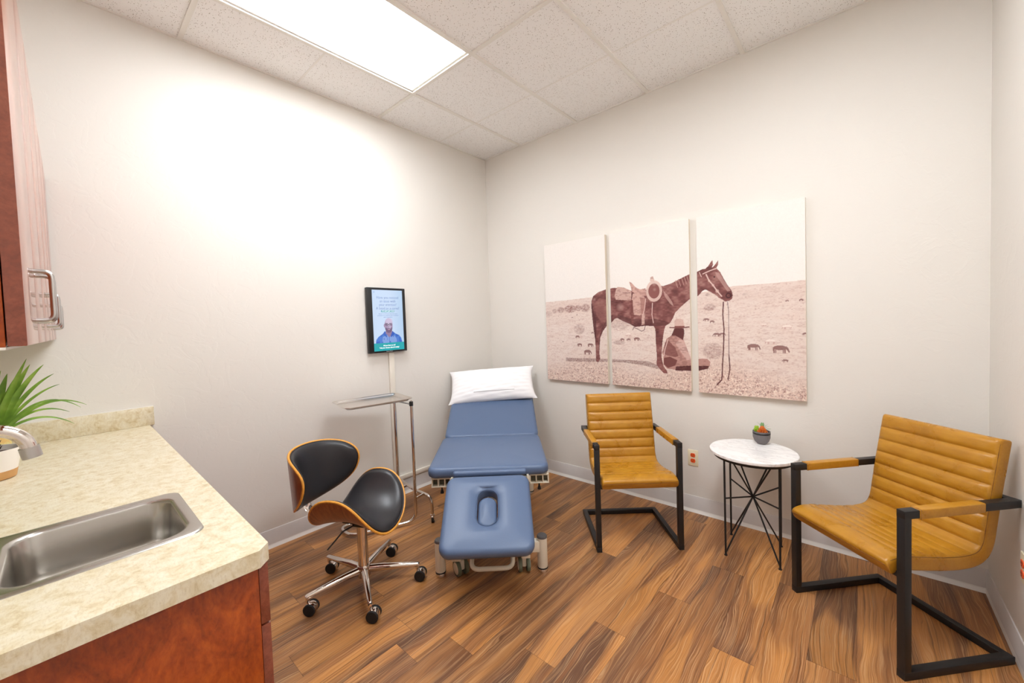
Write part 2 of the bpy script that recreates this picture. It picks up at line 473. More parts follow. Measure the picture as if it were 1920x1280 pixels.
# ------------------------------------------------------------ room shell
struct('floor', MB().box((1.65, -1.65, -0.05), (3.6, 3.6, 0.1)), M['floor'])
LX = ((0.482, 1.0676), (2.3108, 2.8964)); LY = (-2.396, -1.201)
cm = MB(); hz_ = ROOM_H + 0.05
for xa, xb in ((-0.15, LX[0][0]), (LX[0][1], LX[1][0]), (LX[1][1], 3.45)): cm.box(((xa + xb) / 2, -1.65, hz_), (xb - xa, 3.6, 0.1))
for xa, xb in LX:
    cm.box(((xa + xb) / 2, (LY[0] - 3.45) / 2, hz_), (xb - xa, LY[0] + 3.45, 0.1)); cm.box(((xa + xb) / 2, (LY[1] + 0.15) / 2, hz_), (xb - xa, 0.15 - LY[1], 0.1))
cl = struct('ceiling', cm, M['tile'])
struct('wall_left', MB().box((-0.06, -1.65, 1.5), (0.12, 3.6, 3.3)), M['wall'])
struct('wall_back', MB().box((1.65, 0.06, 1.5), (3.6, 0.12, 3.3)), M['wall'])
struct('wall_right', MB().box((ROOM_W + 0.06, -1.65, 1.5), (0.12, 3.6, 3.3)), M['wall'])
struct('wall_front', MB().box((1.65, ROOM_N - 0.06, 1.5), (3.6, 0.12, 3.3)), M['wall'])
g = MB(); zz = ROOM_H - 0.004
for x in (0.470, 1.0796, 1.6892, 2.2988, 2.9084):
    g.box((x, ROOM_N / 2, zz), (0.024, -ROOM_N, 0.008))
for y in (-1.189, -2.408):
    g.box((ROOM_W / 2, y, zz), (ROOM_W, 0.024, 0.0084))
g.box((ROOM_W / 2, -0.006, zz), (ROOM_W, 0.012, 0.0088)); g.box((ROOM_W / 2, ROOM_N + 0.01, zz), (ROOM_W, 0.02, 0.0088))
g.box((0.006, ROOM_N / 2, zz), (0.012, -ROOM_N, 0.0088)); g.box((ROOM_W - 0.01, ROOM_N / 2, zz), (0.02, -ROOM_N, 0.0088))
struct('ceiling_grid', g, M['tee'], cl)
g = MB()
for y in (-0.58, -1.80, -3.02):
    for xa, xb in (((0, 0.482), (1.0676, 2.3108), (2.8964, ROOM_W)) if y == -1.80 else ((0, ROOM_W),)):
        g.box(((xa + xb) / 2, y, ROOM_H - 0.0006), (xb - xa, 0.012, 0.0012))
struct('tile_score_line', g, M['score'], cl)

def baseboard(name, p0, p1, nrm, lip=0.020):
    p0 = Vector(p0); p1 = Vector(p1); n = Vector(nrm)
    prof = [(0.0, 0.0), (lip, 0.0), (lip * 0.9, 0.004), (0.010, 0.014), (0.007, 0.022), (0.006, 0.112), (0.004, 0.115), (0.0, 0.115)]
    mb = MB()
    ra = [tuple(p0 + n * a + Vector((0, 0, b))) for a, b in prof]; rb = [tuple(p1 + n * a + Vector((0, 0, b))) for a, b in prof]
    mb.loops([ra, rb])
    o = struct(name, mb, [M['trim'], M['trimlip']])
    for f in o.data.polygons:
        if f.center.z < 0.021: f.material_index = 1
    return o
baseboard('baseboard_left', (0, -2.66, 0), (0, 0, 0), (1, 0, 0))
baseboard('baseboard_back', (0, 0, 0), (ROOM_W, 0, 0), (0, -1, 0))
baseboard('baseboard_right', (ROOM_W, 0, 0), (ROOM_W, ROOM_N, 0), (-1, 0, 0), 0.010)
baseboard('baseboard_front', (1.87, ROOM_N, 0), (ROOM_W, ROOM_N, 0), (0, 1, 0))

# ------------------------------------------------------------ ceiling lights
def troffer(x, y, label):
    t_ = thing('ceiling_light', (x, y, ROOM_H), 0, label, 'ceiling light', 'fluorescent ceiling troffers')
    fr = MB(); W_, L_ = 0.584, 1.193; D = 0.020
    for sx in (-1, 1): fr.box((sx * (W_ / 2 - 0.002), 0, D / 2), (0.004, L_, D)); fr.box((sx * (W_ / 2 - 0.007), 0, 0.003), (0.014, L_, 0.006), 0.002)
    for sy in (-1, 1): fr.box((0, sy * (L_ / 2 - 0.002), D / 2), (W_, 0.004, D)); fr.box((0, sy * (L_ / 2 - 0.007), 0.003), (W_, 0.014, 0.0058), 0.002)
    fr.box((0, 0, D + 0.012), (W_, L_, 0.004))
    fr.build('frame', M['tee'], t_)
    MB().box((0, 0, D + 0.003), (W_ - 0.008, L_ - 0.008, 0.006), 0.001).build('diffuser', M['diffuser_left' if x < 1.5 else 'diffuser_right'], t_)
troffer(0.775, -1.7985, 'glowing rectangular ceiling light panel above the blue table, nearest the left wall')
troffer(2.604, -1.7985, 'rectangular ceiling light panel nearest the right wall, over the middle of the floor')

# ------------------------------------------------------------ monitor and raceway
mo = thing('wall_monitor', (0.0, -1.2095, 1.4415), 0, 'black portrait wall screen showing a bald man in a blue shirt', 'monitor')
MW, MH = 0.334, 0.508
hs = MB(); hs.box((0.006, 0, 0), (0.012, 0.16, 0.2)); hs.box((0.0275, 0, 0), (0.035, MW, MH), 0.004)
SX0, SX1, SZ0, SZ1 = -0.1285, 0.1385, -0.2395, 0.2365
hs.build('housing', M['black_plastic'], mo)
def grid_plane(nu, nv, fn):
    """fn(U,V)->(positions Nx3, colours Nx3)"""
    us, vs = np.meshgrid(np.linspace(0, 1, nu + 1), np.linspace(0, 1, nv + 1))
    P, C = fn(us.ravel(), vs.ravel())
    i = np.arange(nu * nv); r = i // nu; c = i % nu
    a = r * (nu + 1) + c
    F = np.stack([a, a + 1, a + nu + 2, a + nu + 1], 1)
    return P, F, C
def raster_mesh(name, P, F, C, extra=None, mats=None, parent=None):
    me = bpy.data.meshes.new(name)
    v = P.tolist(); f = F.tolist(); n0 = len(f)
    if extra:
        off = len(v); v += extra[0]; f += [[i + off for i in q] for q in extra[1]]
    me.from_pydata(v, [], f)
    at_ = me.color_attributes.new('print', 'FLOAT_COLOR', 'POINT')
    col = np.ones((len(v), 4), dtype=np.float32); col[:len(C), :3] = C
    at_.data.foreach_set('color', col.ravel())
    o = link(name, me, mats, parent, smooth=False)
    if extra: me.polygons.foreach_set('material_index', [0] * n0 + [1] * (len(f) - n0))
    me.update()
    return o
def L3(r, g, b): return np.array(lin(r, g, b)[:3])
def inpoly(x, y, poly):
    ins = np.zeros(x.shape, bool); n = len(poly)
    for i in range(n):
        x0, y0 = poly[i]; x1, y1 = poly[(i + 1) % n]
        if y0 == y1: continue
        c = ((y0 > y) != (y1 > y)) & (x < (x1 - x0) * (y - y0) / (y1 - y0) + x0)
        ins ^= c
    return ins
def segd(x, y, a, b):
    dx, dy = b[0] - a[0], b[1] - a[1]; l = dx * dx + dy * dy + 1e-9
    t_ = np.clip(((x - a[0]) * dx + (y - a[1]) * dy) / l, 0, 1)
    return np.hypot(x - a[0] - t_ * dx, y - a[1] - t_ * dy)
def vnoise(x, y, s, seed=0):
    x = x / s + seed * 17.3; y = y / s + seed * 9.1
    xi, yi = np.floor(x), np.floor(y); fx, fy = x - xi, y - yi
    fx = fx * fx * (3 - 2 * fx); fy = fy * fy * (3 - 2 * fy)
    h = lambda a, b: np.modf(np.abs(np.sin(a * 127.1 + b * 311.7 + seed) * 43758.5453))[0]
    return (h(xi, yi) * (1 - fx) + h(xi + 1, yi) * fx) * (1 - fy) + (h(xi, yi + 1) * (1 - fx) + h(xi + 1, yi + 1) * fx) * fy
def paint(C, mask, col, a=1.0):
    a = mask * a if not mask.dtype == bool else mask.astype(float) * a
    C[:] = C * (1 - a[:, None]) + np.array(col)[None, :] * a[:, None]
def ell(x, y, cx, cy, rx, ry, soft=0.0):
    d = np.hypot((x - cx) / rx, (y - cy) / ry)
    return d < 1 if soft == 0 else np.clip((1 + soft - d) / soft, 0, 1) * (d < 1 + soft)
def screen_fn(u, v):
    y = SX0 + (SX1 - SX0) * u; z = SZ0 + (SZ1 - SZ0) * v
    P = np.stack([np.full_like(y, 0.0462), y, z], 1)
    C = np.tile(L3(206, 226, 252), (len(u), 1))
    C = C * (1 - 0.30 * (u[:, None] - 0.35) ** 2) ; paint(C, np.clip(u - 0.6, 0, 1), L3(160, 208, 248), 0.8)
    cx = 0.004
    skin, dk, lt = L3(168, 146, 178), L3(88, 64, 96), L3(214, 200, 226)
    shirt = [(-0.113, -0.181), (-0.108, -0.150), (-0.085, -0.126), (-0.052, -0.108), (-0.032, -0.088), (0.036, -0.088), (0.062, -0.108), (0.095, -0.122), (0.114, -0.145), (0.123, -0.181)]
    sh = inpoly(y, z, shirt)
    paint(C, sh, L3(76, 128, 214)); paint(C, sh & inpoly(y, z, [(-0.06, -0.181), (-0.05, -0.13), (-0.01, -0.12), (0.05, -0.12), (0.07, -0.15), (0.075, -0.181)]), L3(130, 164, 226))
    paint(C, sh & (vnoise(y, z * 0.5, 0.014, 3) > 0.66), L3(38, 92, 190), 0.7)
    paint(C, inpoly(y, z, [(-0.022, -0.06), (-0.024, -0.104), (0.006, -0.138), (0.034, -0.106), (0.032, -0.06)]), L3(150, 126, 158))
    paint(C, inpoly(y, z, [(-0.034, -0.086), (-0.012, -0.132), (-0.018, -0.136), (-0.05, -0.108)]), L3(60, 104, 196))
    paint(C, inpoly(y, z, [(0.036, -0.086), (0.016, -0.130), (0.026, -0.134), (0.056, -0.106)]), L3(50, 96, 190))
    paint(C, np.abs(y - 0.004) < 0.0022, L3(60, 100, 180), 0) 
    paint(C, sh & (np.abs(y - 0.006) < 0.0015) & (z < -0.13), L3(60, 106, 190))
    paint(C, ell(y, z, cx - 0.037, -0.042, 0.006, 0.014), skin); paint(C, ell(y, z, cx, -0.042, 0.0355, 0.056), skin)
    paint(C, ell(y, z, cx + 0.004, -0.010, 0.024, 0.020, 0.6), lt, 0.9); paint(C, ell(y, z, cx + 0.006, -0.048, 0.010, 0.016, 0.8), lt, 0.6)
    beard = ell(y, z, cx, -0.064, 0.032, 0.036) & (z < -0.060) & ~ell(y, z, cx + 0.001, -0.058, 0.020, 0.016)
    paint(C, beard, dk, 0.7); paint(C, ell(y, z, cx, -0.066, 0.015, 0.0035), dk, 0.7); paint(C, ell(y, z, cx + 0.001, -0.0735, 0.010, 0.0035), L3(190, 150, 176))
    for s_ in (-1, 1):
        e = np.hypot((y - cx - s_ * 0.0165) / 0.0145, (z + 0.036) / 0.009); paint(C, (e < 1) & (e > 0.76), L3(36, 26, 54)); paint(C, ell(y, z, cx + s_ * 0.0165, -0.036, 0.006, 0.003), L3(48, 34, 60))
        paint(C, ell(y, z, cx + s_ * 0.0165, -0.0265, 0.012, 0.002), L3(64, 48, 72))
    paint(C, (np.abs(z + 0.035) < 0.0012) & (np.abs(y - cx) < 0.004), L3(36, 26, 54)); paint(C, ell(y, z, cx, -0.053, 0.006, 0.003), dk, 0.8)
    paint(C, z < -0.1785, L3(22, 170, 178))
    paint(C, (np.abs(z - 0.0705) < 0.0068) & (np.abs(y - 0.002) < 0.058), L3(40, 164, 178))
    paint(C, (np.abs(z - 0.218) < 0.004) & (np.abs(y + 0.112) < 0.006), L3(120, 160, 220), 0.6)
    return P, C
P_, F_, C_ = grid_plane(178, 316, screen_fn)
scr = raster_mesh('screen', P_, F_, C_, mats=[M['screen']], parent=mo)
R_ = Matrix(((0, 0, 1), (1, 0, 0), (0, 1, 0))).to_euler()
def stext(s, size, z, m, y=0.004, par=None, x=0.0466, bold=0.0, width=None):
    o = text('screen_text' if par is None else 'maker_logo', s, size, m, par or scr, (x, y, z), R_, bold=bold)
    if width: 
        k = width / max(1e-6, o.dimensions.x if o.dimensions.x else 1); o.scale = (k, 1, 1)
    return o
def tw(o, width):
    xs = [v.co.x for v in o.data.vertices]; o.scale = (width / (max(xs) - min(xs)), 1, 1)
for s_, z_, w_ in (('Have you noticed', 0.177, 0.192), ('an issue with', 0.149, 0.140), ('your erection?', 0.121, 0.152), ('A bend or a curve?', 0.093, 0.204)):
    tw(stext(s_, 0.030, z_, M['txt_blue'], bold=-0.0002), w_)
tw(stext("IT'S NOT JUST YOU!", 0.011, 0.0705, M['txt_white'], bold=0.0002), 0.104)
for s_, z_, w_ in (('About 1 in 10 men have the same', 0.050, 0.165), ('problem. It could be the condition', 0.037, 0.185), ('and treatable.', 0.024, 0.08)):
    tw(stext(s_, 0.010, z_, M['txt_blue']), w_)
tw(stext('All you have to do?', 0.014, -0.199, M['txt_white'], bold=0.0003), 0.108)
tw(stext('Tell your doctor about it today!', 0.014, -0.2165, M['txt_white'], bold=0.0003), 0.174)
tw(stext('PatientPoint', 0.010, -0.2465, M['txt_print'], par=mo, x=0.0451), 0.056)
rw = MB(); rw.box((0.011, -1.173, 0.66), (0.020, 0.046, 1.05), 0.004); rw.box((0.0115, -0.60, 0.146), (0.021, 1.17, 0.034), 0.004)
o = rw.build('cable_raceway', M['conduit'])
tag(o, 'cream plastic cable raceway running down from the wall screen and along the baseboard', 'cable cover')

# ------------------------------------------------------------ triptych on the back wall
ART_POLY={'horse':[(1193,1543),(1209,1581),(1257,1611),(1327,1628),(1386,1634),(1426,1631),(1524,1603),(1574,1599),(1639,1598),(1718,1619),(1786,1617),(1838,1630),(1889,1652),(1939,1673),(1967,1684),(2015,1694),(2048,1708),(2068,1709),(2084,1724),(2111,1763),(2115,1731),(2108,1713),(2118,1718),(2147,1756),(2146,1727),(2135,1705),(2157,1678),(2178,1632),(2199,1589),(2223,1550),(2230,1519),(2225,1496),(2210,1485),(2185,1481),(2167,1496),(2148,1507),(2130,1526),(2098,1549),(2066,1569),(2049,1563),(2019,1530),(1964,1512),(1907,1464),(1863,1422),(1848,1386),(1826,1349),(1792,1327),(1784,1305),(1775,1259),(1767,1206),(1763,1153),(1759,1107),(1764,1069),(1774,1031),(1796,1002),(1800,983),(1773,982),(1747,1007),(1732,1025),(1721,1044),(1724,1106),(1720,1190),(1717,1306),(1704,1329),(1633,1330),(1559,1323),(1526,1344),(1467,1369),(1420,1395),(1397,1392),(1365,1360),(1328,1340),(1290,1294),(1265,1243),(1255,1176),(1253,1107),(1258,1069),(1240,1039),(1221,1046),(1221,1115),(1217,1226),(1205,1312),(1194,1432),(1189,1501)],'tail':[(1193,1543),(1189,1501),(1194,1432),(1205,1312),(1215,1235),(1225,1226),(1231,1312),(1229,1380),(1212,1448),(1202,1509)],'rump':[(1216,1508),(1265,1564),(1329,1543),(1382,1475),(1343,1377),(1278,1362),(1233,1431)],'bellyshade':[(1420,1424),(1527,1388),(1634,1377),(1713,1382),(1789,1365),(1826,1349),(1792,1327),(1704,1329),(1633,1330),(1559,1323),(1526,1344),(1467,1369),(1420,1395)],'legshade':[(1330,1394),(1380,1425),(1365,1360),(1328,1340),(1290,1294),(1265,1243),(1254,1142),(1248,1141),(1254,1243),(1276,1311)],'blanket':[(1412,1620),(1426,1639),(1474,1631),(1533,1603),(1539,1586),(1535,1527),(1410,1540),(1398,1568)],'skirt':[(1549,1578),(1582,1579),(1606,1562),(1638,1552),(1647,1524),(1635,1428),(1602,1409),(1545,1419),(1539,1523)],'seat':[(1537,1622),(1522,1671),(1538,1664),(1575,1623),(1607,1605),(1649,1611),(1655,1555),(1614,1553),(1573,1574),(1541,1596)],'strap':[(1532,1531),(1547,1530),(1553,1419),(1550,1347),(1533,1352),(1528,1436)],'stirrup':[(1617,1420),(1639,1424),(1638,1342),(1613,1337)],'fender':[(1607,1546),(1647,1540),(1635,1424),(1612,1417)],'horn':[(1684,1660),(1689,1690),(1708,1694),(1717,1666),(1719,1649)],'chestlight':[(1778,1588),(1815,1544),(1845,1494),(1851,1467),(1828,1487),(1792,1538)],'headlight':[(2126,1682),(2151,1672),(2187,1607),(2217,1550),(2199,1545),(2168,1595),(2138,1646)],'hat':[(1856,1315),(1857,1363),(1868,1376),(1895,1378),(1916,1368),(1924,1318)],'hatband':[(1856,1325),(1924,1326),(1924,1312),(1856,1311)],'head':[(1854,1308),(1920,1307),(1923,1274),(1913,1226),(1889,1241),(1860,1256),(1833,1258),(1842,1278)],'torso':[(1833,1258),(1889,1253),(1920,1221),(1937,1172),(1957,1114),(1967,1085),(1889,1078),(1860,1043),(1797,1025),(1771,1069),(1772,1115),(1763,1134),(1777,1176),(1797,1233)],'torsoshade':[(1785,1206),(1812,1222),(1859,1170),(1879,1111),(1857,1103),(1806,1112),(1776,1123)],'vest':[(1889,1230),(1920,1221),(1937,1172),(1957,1114),(1967,1085),(1935,1084),(1901,1134),(1859,1200)],'legs':[(1772,1100),(1806,1109),(1872,1092),(1928,1083),(2032,1098),(2068,1100),(2089,1079),(2082,1047),(2024,1037),(1955,1022),(1859,1012),(1797,1017),(1773,1047)],'boot':[(1860,1036),(1963,1048),(2080,1050),(2074,1032),(2017,1015),(1955,1010),(1855,1007)],'hip':[(1776,1096),(1821,1105),(1871,1081),(1856,1043),(1804,1022),(1775,1047)],'shadowband':[(927,1066),(1212,1068),(1371,1069),(1544,1068),(1659,1065),(1732,1037),(1736,1010),(1626,1032),(1459,1048),(1278,1045),(926,1034)]}
ART_LINE={'dark':[([(2174,1478),(2169,1396),(2175,1300),(2170,1162),(2162,1051),(2161,1002),(2156,960),(2127,926)],7),([(2198,1480),(2204,1422),(2203,1300),(2202,1129)],3),([(2202,1129),(2207,1040),(2195,966)],6),([(1542,1300),(1551,1320),(1583,1307),(1612,1291),(1632,1299),(1642,1330)],4),([(1468,1590),(1532,1585)],3)],'light':[([(2051,1676),(2094,1692),(2133,1703)],6),([(2071,1670),(2089,1626),(2113,1594),(2138,1553),(2164,1517)],7),([(2028,1689),(2041,1656)],4),([(1649,1532),(1640,1462),(1627,1416)],5),([(1700,1498),(1694,1414),(1704,1352)],5),([(1808,1229),(1784,1153),(1776,1108)],5)],'mid':[([(1868,1647),(1883,1598)],4),([(1889,1654),(1904,1605)],4),([(1911,1660),(1925,1612)],4),([(1929,1666),(1943,1618)],4),([(1946,1671),(1960,1623)],4)],'hatbrim':[([(1823,1315),(1890,1311),(1954,1317)],8)]}
ART_CIRC=[('ropefill',(1714,1589),47,None),('rope',(1713,1585),45,5),('rope',(1713,1585),51,5),('rope',(1713,1585),57,5),('light',(1715,1634),19,None),('light',(1718,1596),16,None),('light',(1219,1554),17,None),('light',(1444,1480),36,None),('light',(2089,1626),8,None),('light',(2113,1594),9,None),('light',(2138,1553),12,None),('dark',(2122,1648),6,None),('dark',(2205,1519),14,7)]
ART_HZ=[(707,1559),(963,1564),(1196,1574),(1970,1541),(2234,1578),(2449,1578),(2617,1583)]
ART_SMALL=[(1051,1251,47,0,0),(1069,1183,56,0,0),(1171,1183,63,1,0),(1142,1125,83,1,0),(1195,1282,28,0,0),(1456,1228,43,0,0),(1508,1228,42,0,0),(1573,1235,56,1,0),(1507,1268,49,0,1),(1427,1307,28,0,1),(2068,1367,43,0,0),(2103,1352,36,1,0),(2130,1266,52,0,0),(2164,1268,41,1,0),(2341,1189,84,1,0),(2401,1325,33,0,1),(2521,1311,57,0,1),(2435,1222,64,0,1),(2483,1178,101,1,0),(2510,1106,37,0,0),(2608,1268,32,0,0),(2521,1467,20,0,0),(2590,1468,26,1,0),(1003,1414,20,0,0),(901,1206,16,0,0),(1052,1435,17,0,0)]
ART_BUSH=[(820,1475,22,18,0.3),(886,1482,32,21,0.5),(986,1487,51,27,0.6),(1066,1492,23,23,0.5),(1133,1488,36,29,0.6),(1070,1311,43,36,0.35),(2089,1447,31,20,0.45),(2105,1153,53,47,0.4),(2077,1533,13,8,0.4),(2301,1520,15,7,0.3),(1431,1351,71,42,0.25),(1427,1204,43,14,0.4),(750,1450,38,22,0.25)]

def art_color(x, z):
    n = len(x)
    sky = L3(241, 234, 227)
    C = np.tile(sky, (n, 1))
    hx = np.array([p[0] for p in ART_HZ]); hzv = np.array([p[1] for p in ART_HZ])
    hor = np.interp(x, hx, hzv)
    d = hor - z
    g = d > 0
    pale, mid, dk, red = L3(230, 210, 198), L3(208, 178, 166), L3(140, 88, 82), L3(108, 52, 50)
    n1 = vnoise(x, z * 2.5, 60, 1); n2 = vnoise(x, z * 1.8, 16, 2); n3 = vnoise(x, z, 4.2, 5); n4 = vnoise(x, z * 0.5, 5.0, 6)
    paint(C, g, pale, np.clip(0.75 + 0.25 * n1, 0, 1))
    paint(C, g, mid, np.clip(0.55 - np.abs(d - 60) / 160, 0, 1) * (0.5 + 0.5 * n2) * 0.6)
    n5 = vnoise(x, z * 5.0, 45, 8); n6 = vnoise(x, z * 3.0, 9, 4)
    paint(C, g, mid, np.clip((n5 * 0.5 + n6 * 0.5 - 0.45) * 2.2, 0, 1) * 0.75)
    paint(C, g, L3(180, 138, 128), np.clip((n6 * 0.5 + n3 * 0.5 - 0.62) * 3, 0, 1) * 0.6)
    ft = np.clip((1075 - z + 50 * np.sin(x / 150.0)) / 130, 0, 1)      # foreground grass
    paint(C, g, L3(226, 196, 180), ft * 0.75)
    paint(C, g, dk, ft * np.clip((n3 * 0.5 + n4 * 0.35 + n2 * 0.35 - 0.60) * 4.0, 0, 1) * 0.75)
    paint(C, g, L3(252, 238, 224), ft * np.clip((vnoise(x, z, 6.5, 9) - 0.62) * 4, 0, 1) * 0.7)
    for cx, cz, rx, rz, t_ in ART_BUSH:
        e = ell(x, z, cx, cz, rx, rz, 0.35); paint(C, e.astype(float) * np.clip(n3 * 0.8 + n2 * 0.6 - 0.1, 0, 1), dk, min(1, t_ * 1.5))
    tones = {0: L3(124, 72, 68), 1: L3(244, 230, 220)}
    for cx, cz, w, flip, tn in ART_SMALL:
        s_ = -1 if flip else 1; X_ = (x - cx) / w * s_; Z_ = (z - cz) / w
        b = ell(X_, Z_, 0.0, 0.04, 0.34, 0.14)
        b |= inpoly(X_, Z_, [(-0.3, 0.14), (-0.42, 0.02), (-0.5, -0.22), (-0.44, -0.26), (-0.36, -0.1), (-0.22, 0.0)])
        for lx in (-0.24, -0.16, 0.22, 0.30): b |= (np.abs(X_ - lx) < 0.035) & (Z_ < 0.0) & (Z_ > -0.30)
        b |= inpoly(X_, Z_, [(0.3, 0.1), (0.38, 0.05), (0.38, -0.15), (0.33, -0.15)])
        paint(C, b, tones[tn], 0.85)
        if tn: paint(C, b & (Z_ < -0.06), L3(190, 140, 130), 0.7)
        paint(C, ell(X_, Z_, 0.0, -0.31, 0.5, 0.03), mid, 0.6)
    A = ART_POLY; pp = lambda k: inpoly(x, z, A[k])
    paint(C, pp('shadowband'), red, 0.25 + 0.55 * n3)
    h = pp('horse')
    coat = L3(128, 76, 72); shade = np.clip((n2 - 0.5) * 0.5 + (vnoise(x, z, 45, 12) - 0.5) * 0.9, -0.6, 0.6)
    paint(C, h, coat)
    paint(C, h & (shade > 0), L3(170, 122, 114), np.clip(shade, 0, 1) * 1.6); paint(C, h & (shade < 0), L3(90, 44, 44), np.clip(-shade, 0, 1) * 1.6)
    paint(C, pp('rump'), L3(152, 102, 94), 0.45)
    for k, a in (('bellyshade', 0.55), ('tail', 0.75), ('legshade', 0.6)): paint(C, pp(k), L3(78, 36, 38), a)
    paint(C, pp('chestlight'), L3(206, 166, 156), 0.6); paint(C, pp('headlight'), L3(196, 154, 146), 0.6)
    for k, c in (('blanket', (204, 168, 156)), ('skirt', (206, 166, 154)), ('seat', (206, 164, 152)), ('fender', (176, 128, 118)), ('strap', (120, 68, 64)), ('stirrup', (206, 170, 158)), ('horn', (220, 190, 178))):
        m_ = pp(k); paint(C, m_, L3(*c)); paint(C, m_ & (n2 > 0.6), L3(150, 100, 92), 0.4)
    LC = {'dark': L3(96, 46, 46), 'light': L3(222, 190, 180), 'mid': L3(186, 142, 132), 'hatbrim': L3(120, 72, 68)}
    def strokes(keys):
        for k in keys:
            for pts, w in ART_LINE.get(k, []):
                for a, b in zip(pts[:-1], pts[1:]): paint(C, np.clip((w / 2 + 1.0 - segd(x, z, a, b)) / 1.6, 0, 1), LC[k])
    for k, c, r, w in ART_CIRC:
        dd = np.hypot(x - c[0], (z - c[1]) / (1.3 if k.startswith('rope') else 1.0))
        col = {'ropefill': L3(140, 86, 80), 'rope': L3(222, 192, 180), 'light': L3(214, 178, 168), 'dark': L3(72, 34, 36)}[k]
        if w: paint(C, np.clip((w / 2 + 0.8 - np.abs(dd - r)) / 1.4, 0, 1), col)
        else: paint(C, np.clip((r - dd) / (r * (0.9 if k == 'light' and r > 13 else 0.15)), 0, 1), col, (0.7 if r <= 13 else 0.32) if k == 'light' else 1)
    for k, c in (('torso', (186, 140, 130)), ('torsoshade', (142, 92, 86)), ('vest', (208, 170, 160)), ('legs', (184, 138, 128)), ('hip', (120, 68, 64)), ('boot', (88, 42, 42)), ('head', (96, 48, 46)), ('hat', (214, 180, 168)), ('hatband', (138, 84, 78))):
        m_ = pp(k); paint(C, m_, L3(*c)); paint(C, m_ & (n2 > 0.62), L3(120, 72, 66), 0.35 if k not in ('hat', 'head') else 0.08)
    strokes(('mid', 'light', 'dark', 'hatbrim'))
    return C * (0.97 + 0.05 * n3[:, None])
def canvas(x0, x1, label):
    z0, z1, dp = 0.866, 2.063, 0.030
    def fn(u, v):
        x = x0 + (x1 - x0) * u; z = z0 + (z1 - z0) * v
        return np.stack([x - x0, np.full_like(x, -dp), z - z0], 1), art_color(x * 1000, z * 1000)
    P, F, C = grid_plane(236, 470, fn)
    w, h = x1 - x0, z1 - z0
    ev = [(0, -dp, 0), (w, -dp, 0), (w, -dp, h), (0, -dp, h), (0, -0.001, 0), (w, -0.001, 0), (w, -0.001, h), (0, -0.001, h)]
    ef = [(0, 4, 5, 1), (1, 5, 6, 2), (2, 6, 7, 3), (3, 7, 4, 0), (4, 7, 6, 5)]
    o = raster_mesh('canvas_print', P, F, C, (ev, ef), [M['print'], M['canvas_side']])
    o.location = (x0, 0, z0)
    tag(o, label, 'picture', 'three-panel cowboy print on the back wall')
canvas(0.727, 1.325, 'sepia canvas panel with the rump and hind leg of a horse, nearest the corner')
canvas(1.364, 1.964, 'middle sepia canvas panel with saddled horse body and seated cowboy in a hat')
canvas(2.013, 2.612, 'sepia canvas panel with the horse head, hanging reins and a grazing herd')

# ------------------------------------------------------------ outlets
def outlet(loc, rz, label):
    t_ = thing('wall_outlet', loc, rz, label, 'outlet', 'orange power outlets')
    MB().box((0, -0.003, 0), (0.070, 0.006, 0.114), 0.003).build('cover_plate', M['ivory'], t_)
    for s_ in (-1, 1):
        r_ = MB().prism([(x, z) for x, z in [(0.0165 * math.cos(a), max(-0.0135, min(0.0135, 0.0175 * math.sin(a)))) for a in [2 * PI * k / 28 for k in range(28)]]], 0, 0.003,
                       mtx=Matrix.Translation((0, -0.006, s_ * 0.0195)) @ Matrix.Rotation(PI / 2, 4, 'X')).build('receptacle', M['orange'], t_)
        sl = MB()
        for sx in (-1, 1): sl.box((sx * 0.006, -0.0093, s_ * 0.0195 + 0.003), (0.002, 0.001, 0.008))
        sl.box((0, -0.0093, s_ * 0.0195 - 0.007), (0.004, 0.001, 0.004))
        sl.build('slot', M['black_plastic'], r_)
    MB().lathe([(0.003, 0), (0.002, 0.0015), (0, 0.0018)], 10, mtx=Matrix.Translation((0, -0.006, 0)) @ Matrix.Rotation(PI / 2, 4, 'X')).build('screw', M['ivory'], t_)
outlet((1.957, 0, 0.388), 0, 'ivory outlet plate with orange sockets on the back wall between chair and side table')
outlet((ROOM_W, -0.574, 0.402), -PI / 2, 'ivory outlet plate with orange sockets on the right wall at the frame edge')

